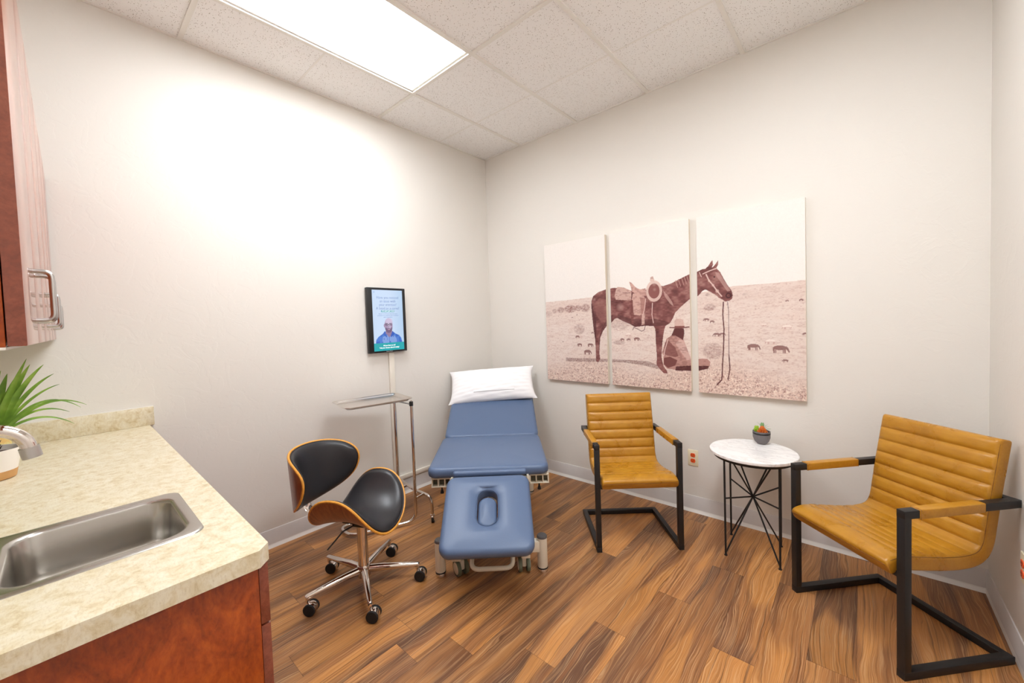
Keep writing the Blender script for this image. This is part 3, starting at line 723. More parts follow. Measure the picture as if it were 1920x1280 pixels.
# ------------------------------------------------------------ cabinets and worktop
CF = -2.957           # door face of wall cabinets
for k, (xa, xb) in enumerate(((1.275, 1.91), (0.6375, 1.275), (0.0, 0.6375))):
    lab = ('cherry wall cabinet with two handles, nearest the camera', 'middle cherry wall cabinet above the worktop, between its two neighbours', 'cherry wall cabinet in the corner against the left wall')[k]
    c = thing('wall_cabinet', ((xa + xb) / 2 + 0.006, ROOM_N - 0.002 + (1.91 - (xa + xb) / 2) * 0.0105, 1.388), -0.0105, lab, 'cabinet', 'wall cabinets above the sink')
    w = xb - xa - 0.001; h = 0.757; dpt = CF - 0.020 - ROOM_N
    b = MB(); tk = 0.016
    for sx in (-1, 1): b.box((sx * (w / 2 - tk / 2), dpt / 2, h / 2), (tk, dpt, h), 0.001)
    for zc in (tk / 2 + 0.0, h - tk / 2, h / 2): b.box((0, dpt / 2 - 0.004, zc), (w - 2 * tk, dpt - 0.008, tk))
    b.box((0, 0.004, h / 2), (w - 2 * tk, 0.008, h))
    b.build('carcass', M['cherry'], c)
    MB().box((0, dpt / 2, -0.002), (w, dpt, 0.004)).build('bottom_panel', M['melamine'], c)
    for sx in (-1, 1):
        dm = MB().box((sx * w / 4, dpt + 0.011, h / 2), (w / 2 - 0.003, 0.019, h - 0.002), 0.0012)
        d = dm.build('door', M['cherry_door'], c)
        hx_ = sx * 0.045; y0 = dpt + 0.0205; yo_ = y0 + 0.024
        hp = fillet([(hx_, y0 - 0.003, 0.046), (hx_, yo_, 0.046), (hx_, yo_, 0.142), (hx_, y0 - 0.003, 0.142)], 0.016, 6)
        MB().tube(hp, 0.0045, 12).build('handle', M['nickel'], d)
        # stained edge banding on the door sides
        e = MB()
        for s2 in (-1, 1): e.box((sx * w / 4 + s2 * (w / 4 - 0.0012), dpt + 0.011, h / 2), (0.0006, 0.0185, h - 0.004))
        eo = e.build('edge_band', M['cherry_edge'], d); eo['label'] = 'reddish brown edge band'

bc = thing('base_cabinet', (0.004, ROOM_N + 0.004, 0), 0, 'cherry base cabinet under the speckled worktop, end panel facing the room', 'cabinet')
BX, BF = 1.832, 0.618    # right end, carcass front (local y)
b = MB(); b.box((0.61, BF / 2 - 0.03, 0.05), (1.20, BF - 0.08, 0.10)); b.box((1.5, BF / 2 - 0.03, 0.05), (0.6, BF - 0.08, 0.10))
b.build('toe_kick', M['black_plastic'], bc)
b = MB()
b.box((0.6, BF / 2, 0.11), (1.2, BF, 0.018)); b.box((1.5, BF / 2, 0.11), (0.60, BF, 0.018)); b.box((0.9, 0.009, 0.487), (1.8, 0.018, 0.77))
for x in (0.009, 0.6095, 1.2195): b.box((x, BF / 2, 0.487), (0.018, BF - 0.002, 0.77))
b.build('carcass', M['cherry'], bc)
e = MB().box((BX - 0.009, BF / 2, 0.437), (0.018, BF, 0.874), 0.001).build('end_panel', M['cherry'], bc)
for x0, x1 in ((0.003, 0.6065), (0.6095, 1.2165), (1.2195, BX - 0.001)):
    xc, ww = (x0 + x1) / 2, x1 - x0
    d = MB().box((xc, BF + 0.0105, 0.803), (ww, 0.019, 0.137), 0.0012).build('drawer_front', M['cherry_edge'], bc)
    MB().tube(fillet([(xc - 0.05, BF + 0.018, 0.80), (xc - 0.05, BF + 0.045, 0.80), (xc + 0.05, BF + 0.045, 0.80), (xc + 0.05, BF + 0.018, 0.80)], 0.015), 0.0045).build('handle', M['nickel'], d)
    for s_ in (-1, 1):
        d = MB().box((xc + s_ * ww / 4, BF + 0.0105, 0.415), (ww / 2 - 0.002, 0.019, 0.630), 0.0012).build('door', M['cherry_edge'], bc)
        hx_ = xc + s_ * 0.04
        MB().tube(fillet([(hx_, BF + 0.018, 0.60), (hx_, BF + 0.045, 0.60), (hx_, BF + 0.045, 0.70), (hx_, BF + 0.018, 0.70)], 0.015), 0.0045).build('handle', M['nickel'], d)

CT, CB = 0.915, 0.876
wt = thing('worktop', (0.001, ROOM_N + 0.002, 0), 0, 'speckled beige laminate worktop with a chamfered corner around the steel sink', 'countertop')
HX0, HX1, HY0, HY1 = 1.296, 1.638, 0.175, 0.555       # cut-out (local)
WX, WY, CH = 1.857, 0.643, 0.024
tp = MB()
tp.prism([(0, 0), (HX0, 0), (HX0, WY), (0, WY)], CB, CT)
tp.prism([(HX0, 0), (HX1, 0), (HX1, HY0), (HX0, HY0)], CB, CT)
tp.prism([(HX0, HY1), (HX1, HY1), (HX1, WY), (HX0, WY)], CB, CT)
tp.prism([(HX1, 0), (WX, 0), (WX, WY - CH), (WX - CH, WY), (HX1, WY)], CB, CT)
tp.build('top', M['laminate'], wt, smooth=False)
bs = MB().box((0.010, 0.331, 0.963), (0.019, 0.662, 0.096), 0.002).box((0.94, 0.0095, 0.963), (1.834, 0.019, 0.096), 0.002)
bs.build('backsplash', M['laminate'], wt)
MB().box((0.004, 0.331, 1.0125), (0.008, 0.662, 0.003), 0.001).build('caulk_line', M['melamine'], wt)

# ------------------------------------------------------------ sink, faucet
sk = thing('sink', (1.467, -2.915, CT), 0, 'small brushed stainless steel sink set into the worktop', 'sink')
rings = []
def rr(hx, hy, r, z, cx=0, cy=0): return [(x, y, z) for x, y in rrect(hx, hy, r, 8, (cx, cy))]
HXs, HYs = 0.184, 0.203; bx, by, bcy = 0.150, 0.143, 0.030
rings.append(rr(HXs, HYs, 0.035, 0.0003)); rings.append(rr(HXs - 0.002, HYs - 0.002, 0.034, 0.0035)); rings.append(rr(HXs - 0.008, HYs - 0.008, 0.032, 0.0045))
rings.append(rr(bx + 0.012, by + 0.012, 0.06, 0.0035, 0, bcy)); rings.append(rr(bx + 0.004, by + 0.004, 0.055, 0.001, 0, bcy)); rings.append(rr(bx, by, 0.052, -0.006, 0, bcy))
rings.append(rr(bx - 0.004, by - 0.004, 0.05, -0.10, 0, bcy))
for k in range(1, 6):
    a = PI / 2 * k / 5; q = 0.004 + 0.035 * (1 - math.cos(a)); rings.append(rr(bx - q, by - q, 0.05, -0.10 - 0.035 * math.sin(a), 0, bcy))
rings.append(rr(0.04, 0.04, 0.0399, -0.139, 0, bcy))
MB().loops(rings, close_first=False, close_last=True).build('basin', M['steel'], sk, angle=60)
MB().lathe([(0.040, -0.138), (0.040, -0.135), (0.034, -0.134), (0.030, -0.1375), (0, -0.1378)], 28, c=(0, bcy, 0)).build('drain', M['chrome'], sk)

fc = thing('faucet', (1.478, -3.088, CT + 0.0045), 0, 'chrome gooseneck faucet arching over the sink', 'faucet')
MB().lathe([(0.028, 0), (0.028, 0.006), (0.022, 0.012), (0.018, 0.05), (0.014, 0.055), (0, 0.056)], 28).build('base', M['chrome'], fc)
sp_ = [Vector((0, 0, 0.05)), Vector((0, 0, 0.12))]
ar = arc((0, 0.0525, 0.234), 0.0525, PI, 0.10, 20, 'yz')
sp = MB().tube(sp_[:2] + ar, 0.0130, 20).build('spout', M['chrome'], fc)
e0, e1 = ar[-1], ar[-1] - (ar[-2] - ar[-1]).normalized() * 0.022
MB().tube([e0 - (e1 - e0) * 0.1, e0, e1], 0.0158, 20).build('aerator', M['nickel'], sp)
MB().tube([(-0.012, -0.01, 0.03), (-0.06, -0.03, 0.05)], 0.006, 12).build('handle', M['chrome'], fc)

# ------------------------------------------------------------ potted plant, tissue box
pp_ = thing('potted_plant', (0.60, -3.112, CT), 0, 'spiky green leafed plant in a white and tan pot on the worktop', 'plant')
pt = MB().lathe([(0.054, 0.0), (0.060, 0.004), (0.0645, 0.030), (0.0700, 0.060), (0.077, 0.1), (0.0775, 0.104), (0.074, 0.104), (0.071, 0.085), (0.0, 0.085)], 48).build('pot', M['pot_white'], pp_)
MB().lathe([(0.0545, 0.0), (0.0606, 0.0035), (0.0651, 0.030), (0.0648, 0.0305), (0.0600, 0.01), (0.054, 0.001)], 48).build('tan_base', M['pot_tan'], pt)
MB().lathe([(0.072, 0.084), (0.06, 0.088), (0.03, 0.091), (0, 0.092)], 32).build('soil', M['soil'], pp_)
st = MB(); st.lathe([(0.016, 0.085), (0.018, 0.10), (0.014, 0.135), (0.008, 0.155), (0, 0.157)], 14)
for k in range(40):
    a = k * 2.4; z = 0.088 + k * 0.0016; r = 0.016 - k * 0.00012
    st.tube([(r * math.cos(a), r * math.sin(a), z), ((r + 0.012) * math.cos(a), (r + 0.012) * math.sin(a), z + 0.004), ((r + 0.018) * math.cos(a), (r + 0.018) * math.sin(a), z + 0.014)], [0.004, 0.003, 0.0005], 6, r2=[0.002, 0.0015, 0.0004])
st.build('stem', M['bark'], pp_)
def leaf_mesh(base, tip, width, droop, fold=0.25, n=16, side=None):
    b_, t_ = Vector(base), Vector(tip); mid = (b_ + t_) / 2 + Vector((0, 0, droop))
    pts = []
    for i in range(n + 1):
        u = i / n; pts.append(b_ * (1 - u) ** 2 + mid * 2 * u * (1 - u) + t_ * u * u)
    vs = []; fs = []
    for i, p_ in enumerate(pts):
        d = (pts[min(n, i + 1)] - pts[max(0, i - 1)]).normalized()
        up = Vector((0, 0, 1)) if side is None else Vector(side)
        s_ = d.cross(up); s_.normalize(); nn = s_.cross(d)
        u = i / n; w = width * (min(1, u * 6 + 0.45)) * (1 - u ** 2.2) ** 0.9 + 0.0004
        for q, hh in ((-1, 0), (-0.5, -fold * 0.6), (0, -fold), (0.5, -fold * 0.6), (1, 0)): vs.append(p_ + s_ * w * q + nn * (w * hh))
        for q, hh in ((1, 0), (0.5, -fold * 0.6), (0, -fold), (-0.5, -fold * 0.6), (-1, 0)): vs.append(p_ + s_ * w * q * 0.98 + nn * (w * hh - 0.0006))
    m_ = 10
    for i in range(n):
        for k in range(m_):
            l = (k + 1) % m_; fs.append((i * m_ + k, i * m_ + l, (i + 1) * m_ + l, (i + 1) * m_ + k))
    fs.append(tuple(range(m_))); fs.append(tuple(n * m_ + k for k in range(m_ - 1, -1, -1)))
    mb = MB(); mb.add(vs, fs); return mb
bz = 0.145
tips = [((0.02, 0.102, 0.411), 0.013, 0.02), ((0.0, 0.108, 0.389), 0.018, 0.03), ((0.01, 0.140, 0.386), 0.014, 0.05), ((0.0, 0.163, 0.349), 0.010, 0.06), ((0.0, 0.175, 0.308), 0.007, 0.06),
        ((0.02, 0.240, 0.221), 0.007, 0.12), ((-0.01, 0.225, 0.210), 0.006, 0.14), ((0.0, 0.195, 0.200), 0.006, 0.09), ((0.0, 0.056, 0.362), 0.020, 0.02), ((0.04, 0.03, 0.38), 0.014, 0.03),
        ((-0.02, 0.205, 0.150), 0.006, 0.09), ((0.06, 0.04, 0.25), 0.015, 0.02),
        ((-0.15, 0.02, 0.33), 0.012, 0.06), ((0.16, -0.02, 0.33), 0.012, 0.06), ((-0.05, -0.10, 0.36), 0.011, 0.04), ((0.05, -0.12, 0.34), 0.011, 0.05), ((0.12, 0.05, 0.38), 0.010, 0.05), ((-0.1, 0.08, 0.36), 0.010, 0.05)]
for tp_, w_, dr in tips:
    leaf_mesh((tp_[0] * 0.12, tp_[1] * 0.12, bz), tp_, w_ * 0.74, dr, side=(1, 0, 0.4) if abs(tp_[0]) < 0.07 else None).build('leaf', M['leaf'], pp_, angle=80)

tb = thing('tissue_box', (0.30, -3.135, CT), 0.1, 'yellow and green printed tissue box behind the potted plant', 'tissue box')
MB().box((0, 0, 0.06), (0.115, 0.115, 0.12), 0.002).build('box', M['tissuebox'], tb)
tm = MB(); tr = []
for k in range(8):
    u = k / 7; z = 0.1195 + 0.055 * u
    tr.append([((0.030 * (1 - u * 0.75) + 0.006 * math.sin(5 * a + 3 * u)) * math.cos(a), (0.018 * (1 - u * 0.4) + 0.008 * math.sin(3 * a + 2 * u)) * math.sin(a), z + 0.006 * u * math.sin(3 * a)) for a in [2 * PI * q / 32 for q in range(32)]])
tm.loops(tr); tm.build('tissue', M['paper'], tb)

# ------------------------------------------------------------ leather armchairs
def catmull(pts, n=12):
    P = [Vector(p) for p in pts]; P = [P[0] * 2 - P[1]] + P + [P[-1] * 2 - P[-2]]; out = []
    for i in range(1, len(P) - 2):
        for k in range(n):
            t_ = k / n; a, b_, c_, d_ = P[i - 1], P[i], P[i + 1], P[i + 2]
            out.append(0.5 * ((2 * b_) + (c_ - a) * t_ + (2 * a - 5 * b_ + 4 * c_ - d_) * t_ * t_ + (3 * b_ - a - 3 * c_ + d_) * t_ ** 3))
    out.append(P[-2]); return out
def armchair(loc, rz, label, ext=0.0):
    t_ = thing('armchair', loc, rz, label, 'chair', 'tan leather armchairs')
    S = 0.030; W2 = 0.245; AZ = 0.632
    f = MB()
    for sx in (-1, 1):
        x = sx * W2
        f.box((x, 0.244, S / 2), (S, 0.488, S), 0.0015)
        f.box((x, S / 2, 0.3232), (S - 0.0006, S - 0.0006, 0.6462), 0.0015)
        f.box((x, 0.23 + ext / 2, AZ), (S, 0.46 + ext, S), 0.0015)
    f.box((0, 0.475, S / 2), (2 * W2, S, S - 0.001), 0.0015)
    f.box((0, 0.445 + ext, AZ), (2 * W2, S, S - 0.001), 0.0015)
    f.box((0, S / 2 + 0.002, 0.392), (2 * W2, 0.022, 0.022), 0.001)
    f.build('frame', M['black_metal'], t_)
    prof = catmull([(0, -0.036, 0.434), (0, -0.012, 0.4455), (0, 0.022, 0.4515), (0, 0.065, 0.4525), (0, 0.12, 0.444), (0, 0.20, 0.432), (0, 0.27, 0.428), (0, 0.318, 0.438), (0, 0.342, 0.470), (0, 0.356, 0.54), (0, 0.376, 0.655), (0, 0.400, 0.772), (0, 0.421, 0.875)], 10)
    prof = [Vector((0, p_.y + ext * max(0, min(1, (p_.y - 0.1) / 0.22)), p_.z)) for p_ in prof]
    L = [0]; 
    for a, b_ in zip(prof[:-1], prof[1:]): L.append(L[-1] + (b_ - a).length)
    tot = L[-1]; NS = 300
    def at_s(s_):
        s_ = max(0, min(tot, s_)); i = 0
        lo, hi = 0, len(L) - 2
        while lo < hi:
            md = (lo + hi + 1) // 2
            if L[md] <= s_: lo = md
            else: hi = md - 1
        i = lo; u = (s_ - L[i]) / max(1e-9, L[i + 1] - L[i]); return prof[i] * (1 - u) + prof[i + 1] * u
    sb = next(L[i] for i, p_ in enumerate(prof) if p_.z > 0.455 and p_.y > 0.3)     # start of the backrest
    seams = [0.0, 0.092]
    k = 0.092
    while k + 0.036 < sb - 0.01: k += (sb - 0.092) / 7; seams.append(k)
    seams = [s_ for s_ in seams if s_ < sb - 0.02] + [sb + (tot - 0.004 - sb) * i / 7 for i in range(8)]
    hw = 0.2235; TH = 0.058; ER = 0.013
    xs = [-hw + ER * (1 - math.cos(PI / 2 * i / 5)) for i in range(6)]
    xs = xs + [(-hw + ER) + (2 * hw - 2 * ER) * i / 14 for i in range(1, 14)] + [-x for x in reversed(xs)]
    rings = []
    for i in range(NS + 1):
        s_ = tot * i / NS; p_ = at_s(s_); d = (at_s(s_ + 0.004) - at_s(s_ - 0.004)).normalized(); n_ = Vector((0, -d.z, d.y))
        bul = 0
        for a, b_ in zip(seams[:-1], seams[1:]):
            if a <= s_ < b_:
                u = (s_ - a) / (b_ - a); amp = 0.0095 if a >= sb - 1e-6 else (0.006 if a < 0.09 else 0.0040)
                bul = amp * (1 - abs(2 * u - 1) ** 3.2)
        e = min(s_, tot - s_); er = 0.012; ct = math.sqrt(max(0.0, 1 - (1 - min(1, e / er)) ** 2)); TH = 0.060; th = TH * (0.62 + 0.38 * ct)
        top = []; bot = []
        for x in xs:
            ed = max(0, abs(x) - (hw - ER)) / ER; off = ER * (1 - math.sqrt(max(0, 1 - ed * ed)))
            fade = 1 - min(1, max(0, (abs(x) - (hw - 0.03)) / 0.03)) ** 2
            c0 = p_ - n_ * (TH / 2)
            top.append(c0 + n_ * (th / 2 + bul * fade * ct - off) + Vector((x, 0, 0)))
            bot.append(c0 - n_ * (th / 2 - off) + Vector((x, 0, 0)))
        rings.append(top + bot[::-1])
    cu = MB().loops(rings); up = cu.build('upholstery', M['leather'], t_, angle=75)
    sm = MB()
    for s_ in seams[1:-1]:
        p_ = at_s(s_); d = (at_s(s_ + 0.004) - at_s(s_ - 0.004)).normalized(); n_ = Vector((0, -d.z, d.y))
        q = p_ - n_ * 0.0004
        sm.tube([q + Vector((-hw + 0.012, 0, 0)), q + Vector((hw - 0.012, 0, 0))], 0.0011, 6)
    for sx in (-1, 1):
        pts = []
        for i in range(8, NS - 4, 3):
            s_ = tot * i / NS; p_ = at_s(s_); d = (at_s(s_ + 0.004) - at_s(s_ - 0.004)).normalized(); n_ = Vector((0, -d.z, d.y))
            pts.append(p_ - n_ * 0.0040 + Vector((sx * (hw - 0.0035), 0, 0)))
        sm.tube(pts, 0.0013, 6)
    p_ = at_s(tot * (NS - 4) / NS); sm.tube([p_ + Vector((-hw + 0.008, 0.001, 0.001)), p_ + Vector((hw - 0.008, 0.001, 0.001))], 0.0012, 6)
    for s_, dz in ((0.0015, -0.009),):
        p_ = at_s(s_); sm.tube([p_ + Vector((-hw + 0.006, 0.0, dz)), p_ + Vector((hw - 0.006, 0.0, dz))], 0.0012, 6)
    sm.build('seam', M['stitch'], up)
    for sx in (-1, 1):
        a = MB().box((sx * W2, 0.205, AZ), (S + 0.006, 0.285, S + 0.006), 0.004, 3).build('arm_pad', M['leather'], t_)
        for yy in (0.066, 0.344): MB().box((sx * W2, yy, AZ), (S + 0.0068, 0.0015, S + 0.0068), 0.003).build('seam', M['stitch'], a)
    return t_
armchair((1.864, -0.699, 0), math.radians(41.15), 'tan ribbed leather armchair left of the marble table, under the pictures')
armchair((2.781, -0.724, 0), math.radians(-42.1), 'tan ribbed leather armchair in the right corner, largest in the view', 0.052)

# ------------------------------------------------------------ marble side table with succulent
TX, TY = 2.376, -0.288
td = thing('side_table', (TX, TY, 0), 0, 'small round marble-topped side table on thin black wire legs', 'table')
MB().lathe([(0.219, 0.580), (0.224, 0.583), (0.225, 0.590), (0.224, 0.597), (0.220, 0.600), (0, 0.6002)], 96).build('tabletop', M['marble'], td)
MB().lathe([(0.185, 0.562), (0.204, 0.562), (0.204, 0.5795), (0.185, 0.5795), (0.185, 0.562)], 72).build('ring', M['black_metal'], td)
cs = [(-0.115, -0.145), (-0.143, 0.113), (0.145, -0.113), (0.116, 0.145)]
node = (0, 0, 0.325)
for x, y in cs:
    l_ = MB().tube([(x, y, 0.004), (x * 1.01, y * 1.01, 0.5795)], 0.0055, 10).build('leg', M['black_metal'], td)
    MB().lathe([(0.009, 0), (0.009, 0.004), (0.004, 0.006), (0, 0.0062)], 14, c=(x, y, 0)).build('foot', M['black_metal'], l_)
    kx, ky = (x * 0.93, y * 0.93)
    for q in ((x * 0.98, y * 0.98, 0.02), (x * 0.82 , y * 0.82, 0.575), (x, y, 0.335 if y < 0 else 0.36)):
        MB().tube([node, q], 0.0045, 8).build('brace', M['black_metal'], td)
sc = thing('succulent', (2.396, -0.125, 0.6002), 0, 'small green and orange succulents in a ribbed grey pot on marble table', 'plant')
MB().lathe([(0.020, 0), (0.024, 0.003), (0.038, 0.018), (0.0455, 0.04), (0.046, 0.062), (0.0465, 0.078), (0.043, 0.078), (0.042, 0.066), (0, 0.066)], 96, flute=32, fa=0.0006).build('pot', M['pot_grey'], sc)
MB().lathe([(0.0462, 0.060), (0.0475, 0.062), (0.0475, 0.068), (0.0462, 0.070)], 48).build('dark_band', M['black_plastic'], sc)
MB().lathe([(0.042, 0.065), (0.036, 0.070), (0.018, 0.072), (0, 0.073)], 28).build('gravel', M['gravel'], sc)
def rosette(c, n, r, ht, w, m, name, seed=0, lay=2):
    rs = random.Random(seed); mb = MB()
    for j in range(lay):
        for k in range(n):
            a = 2 * PI * (k + 0.5 * j) / n + rs.uniform(-0.1, 0.1); rr_ = r * (1 - 0.4 * j); hz = ht * (0.6 + 0.5 * j)
            tip = (c[0] + rr_ * math.cos(a), c[1] + rr_ * math.sin(a), c[2] + hz)
            p0 = Vector(c); p1 = Vector(tip); md = (p0 + p1) / 2 - Vector((0, 0, 0.1 * ht)) + Vector((math.cos(a), math.sin(a), 0)) * r * 0.2
            mb.tube([p0, md, p1 * 0.75 + md * 0.25, p1], [w * 0.4, w, w * 0.8, 0.0005], 8, r2=[w * 0.2, w * 0.35, w * 0.3, 0.0003])
    mb.build(name, m, sc, angle=70)
rosette((0.006, -0.012, 0.070), 9, 0.026, 0.026, 0.0075, M['leaf_orange'], 'orange_rosette', 1, 3)
rosette((-0.024, -0.008, 0.070), 6, 0.014, 0.036, 0.0055, M['leaf_lime'], 'lime_rosette', 2, 2)
rosette((0.002, 0.014, 0.070), 4, 0.010, 0.052, 0.006, M['leaf_sage'], 'sage_rosette', 3, 2)
gb = MB()
for (dx, dy, h_, bx_) in ((-0.03, 0.0, 0.066, -0.004), (0.035, 0.0, 0.045, 0.008), (0.045, -0.005, 0.032, 0.01), (0.028, 0.004, 0.056, 0.006), (-0.02, 0.01, 0.05, 0.0), (0.042, 0.006, 0.025, 0.01), (0.01, 0.02, 0.05, 0)):
    gb.tube([(0.004, 0.012, 0.07), (0.004 + dx * 0.5, 0.012 + dy * 0.5, 0.07 + h_ * 0.7), (0.004 + dx, 0.012 + dy, 0.07 + h_ * 0.85)], [0.0011, 0.0009, 0.0003], 5)
gb.build('grass_blades', M['leaf_sage'], sc)

# ------------------------------------------------------------ examination table (local: +y to the head end near the corner)
BT = thing('examination_table', (1.302, -1.396, 0), math.radians(42.6), 'blue padded examination table on cream legs in the room corner', 'examination table')
mb = pad(MB(), 0.366, 0.333, 0.062, cr=0.055, er=0.026, puff=0.008, mtx=Matrix.Translation((-0.010, 0.497, 0.475)))
mb.build('seat_cushion', M['blue_vinyl'], BT, angle=80)
BA = math.radians(20.5)
mb = pad(MB(), 0.358, 0.342, 0.060, cr=0.055, er=0.026, puff=0.008, mtx=Matrix.Translation((-0.006, 0.825, 0.482)) @ Matrix.Rotation(BA, 4, 'X') @ Matrix.Translation((0, 0.345, 0)))
mb.build('back_cushion', M['blue_vinyl'], BT, angle=80)
HA = math.radians(27.5); HM = Matrix.Translation((-0.008, 0.130, 0.466)) @ Matrix.Rotation(HA, 4, 'X') @ Matrix.Translation((0, -0.238, 0))
mb = pad(MB(), 0.236, 0.235, 0.062, cr=0.055, er=0.028, puff=0.006, hole=(0.055, 0.108, 0.054, 0.020), mtx=HM)
hc = mb.build('face_cushion', M['blue_vinyl'], BT, angle=80)
pg = MB().tube([HM @ Vector((x * 1.02, y, 0.059)) for x, y in rrect(0.056, 0.109, 0.055, 10, (0, 0.020))], 0.0015, 6, closed=True).build('hole_piping', M['blue_vinyl'], hc)
mb = pad(MB(), 0.050, 0.094, 0.050, cr=0.0495, er=0.018, puff=0.006, mtx=HM @ Matrix.Translation((-0.001, 0.004, -0.006)))
mb.build('hole_plug', M['blue_vinyl'], BT, angle=80)
mb = pad(MB(), 0.218, 0.018, 0.034, cr=0.016, er=0.014, puff=0.001, mtx=Matrix.Translation((0.0, 0.146, 0.492)))
mb.build('hinge_roll', M['blue_vinyl'], BT, angle=80)
f = MB()
for sx in (-1, 1):
    f.box((sx * 0.22, 0.50, 0.452), (0.04, 0.66, 0.04), 0.003)
    f.box((sx * 0.225, 0.16, 0.470), (0.014, 0.03, 0.03), 0.004)
    f.box((sx * 0.16, -0.05, 0.375), (0.025, 0.36, 0.02), 0.003, rx=HA)
f.box((0, 0.22, 0.452), (0.44, 0.04, 0.04), 0.003); f.box((0, 0.78, 0.452), (0.44, 0.04, 0.04), 0.003)
f.box((0.0, 1.12, 0.572), (0.5, 0.5, 0.02), 0.003, rx=BA)
f.build('upper_frame', M['cream'], BT)
for y in (0.30, 0.82):
    for sx in (-1, 1):
        MB().tube([(sx * 0.19, y + 0.10, 0.44), (sx * 0.19, y - 0.10, 0.14)], 0.018, 10).build('lift_arm', M['cream'], BT)
MB().tube([(0, 0.77, 0.44), (0, 0.45, 0.30)], 0.022, 14).tube([(0, 0.50, 0.33), (0, 0.15, 0.15)], 0.03, 14).build('lift_actuator', M['cream'], BT)
f = MB()
for sx in (-1, 1): f.box((sx * 0.19, 0.50, 0.125), (0.05, 1.10, 0.05), 0.004)
for y in (0.0, 1.0): f.box((0, y, 0.145), (0.54, 0.045, 0.06), 0.004)
f.build('base_frame', M['cream'], BT)
for y in (0.0, 1.0):
    for sx in (-1, 1):
        x = sx * 0.285
        p_ = MB().lathe([(0.0275, 0.026), (0.0285, 0.03), (0.0275, 0.196), (0, 0.196)], 32, c=(x, y, 0)).build('post', M['cream'], BT)
        MB().lathe([(0.0285, 0.190), (0.0285, 0.198), (0.025, 0.203), (0, 0.204)], 32, c=(x, y, 0)).build('cap', M['grey_cap'], p_)
        MB().lathe([(0.0275, 0.018), (0.029, 0.019), (0.029, 0.0255), (0.0275, 0.026)], 32, c=(x, y, 0)).build('rubber_ring', M['black_rubber'], p_)
        MB().lathe([(0.026, 0.0), (0.029, 0.002), (0.029, 0.012), (0.027, 0.018), (0, 0.0185)], 32, c=(x, y, 0)).build('foot', M['traysteel'], p_)
for (x, y, az) in ((-0.172, 0.0, 0.55), (0.180, 0.004, 0.1), (-0.165, 0.95, 0.3), (0.165, 0.95, -0.3)):
    mt = Matrix.Translation((x, y, 0.042)) @ Matrix.Rotation(az, 4, 'Z') @ Matrix.Rotation(PI / 2, 4, 'Y')
    c_ = MB().box((0, 0, 0.062), (0.026, 0.05, 0.055), 0.008, mtx=Matrix.Translation((x, y, 0)) @ Matrix.Rotation(az, 4, 'Z'))
    c_.tube([(x, y, 0.07), (x, y, 0.11)], 0.012, 12)
    c_ = c_.build('caster', M['cream'], BT)
    for s_ in (-1, 1):
        wv = MB().lathe([(0.041, -0.009), (0.0415, -0.006), (0.0415, 0.006), (0.041, 0.009), (0.033, 0.0095), (0.033, -0.0095), (0.041, -0.009)], 32, mtx=mt @ Matrix.Translation((0, 0, s_ * 0.023)))
        wv.build('tyre', M['green_grey'], c_)
        MB().lathe([(0.0335, -0.008), (0.0335, 0.008), (0.028, 0.0115), (0.012, 0.012), (0, 0.0125)] if s_ > 0 else [(0.0, -0.0125), (0.012, -0.012), (0.028, -0.0115), (0.0335, -0.008), (0.0335, 0.008)], 32, mtx=mt @ Matrix.Translation((0, 0, s_ * 0.023))).build('hub_cap', M['cream'], c_)
fb = MB().tube(fillet([(-0.105, 0.03, 0.125), (-0.105, -0.100, 0.085), (0.118, -0.100, 0.085), (0.118, 0.03, 0.125)], 0.045, 8), 0.012, 14).build('foot_bar', M['cream'], BT)
MB().box((0.01, -0.055, 0.150), (0.17, 0.05, 0.020), 0.003).build('cross_plate', M['cream'], BT)
for sx in (-1, 1):
    x = sx * 0.297
    br = MB(); yc = 0.20
    br.box((x, yc + 0.03, 0.466), (0.118, 0.075, 0.010), 0.004); br.box((x, yc + 0.03, 0.416), (0.118, 0.075, 0.006), 0.003)
    for q in (-0.055, -0.018, 0.022, 0.055): br.box((x + q, yc + 0.03, 0.440), (0.007, 0.07, 0.046), 0.002)
    b_ = br.build('side_bracket', M['cream'], BT)
    MB().box((x, yc + 0.045, 0.441), (0.105, 0.03, 0.042)).build('bracket_insert', M['hole_dark'], b_)
    kn = MB().tube([(x, yc + 0.02, 0.414), (x, yc + 0.02, 0.385)], 0.005, 10).lathe([(0.011, 0), (0.011, 0.006), (0.006, 0.022), (0, 0.023)], 16, c=(x, yc + 0.02, 0.368))
    kn.build('knob', M['black_plastic'], b_)

# pillow resting on the raised back section, propped towards the corner
def pillow_pt(u, v, off=0.0, side=1):
    hx, hy = 0.388, 0.176
    pin = 1 - 0.055 * (1 - abs(u) ** 3) * abs(v) ** 3; pin2 = 1 - 0.07 * (1 - abs(v) ** 3) * abs(u) ** 3
    x = u * hx * pin2; y = v * hy * pin
    th = 0.082 * max(0, (1 - abs(u) ** 3.0)) ** 0.55 * max(0, (1 - abs(v) ** 2.6)) ** 0.6
    wr = 0.003 * math.sin(14 * u + 6 * v) * math.sin(9 * v + 2) + 0.0025 * math.sin(31 * v - 7 * u)
    edge = (1 - max(abs(u), abs(v)) ** 6)
    return Vector((x, y, side * (th * (1.0 if side > 0 else 0.55) + wr * edge + off)))
PM = Matrix.Translation((-0.004, 1.362, 0.838)) @ Matrix.Rotation(math.radians(2.5), 4, 'Y').inverted() @ Matrix.Rotation(math.radians(47), 4, 'X')
PLW = Matrix.Translation((1.302, -1.396, 0)) @ Matrix.Rotation(math.radians(42.6), 4, 'Z')
pw = thing('pillow', (1.302, -1.396, 0), math.radians(42.6), 'white pillow lying across the raised head end of the blue table', 'pillow')
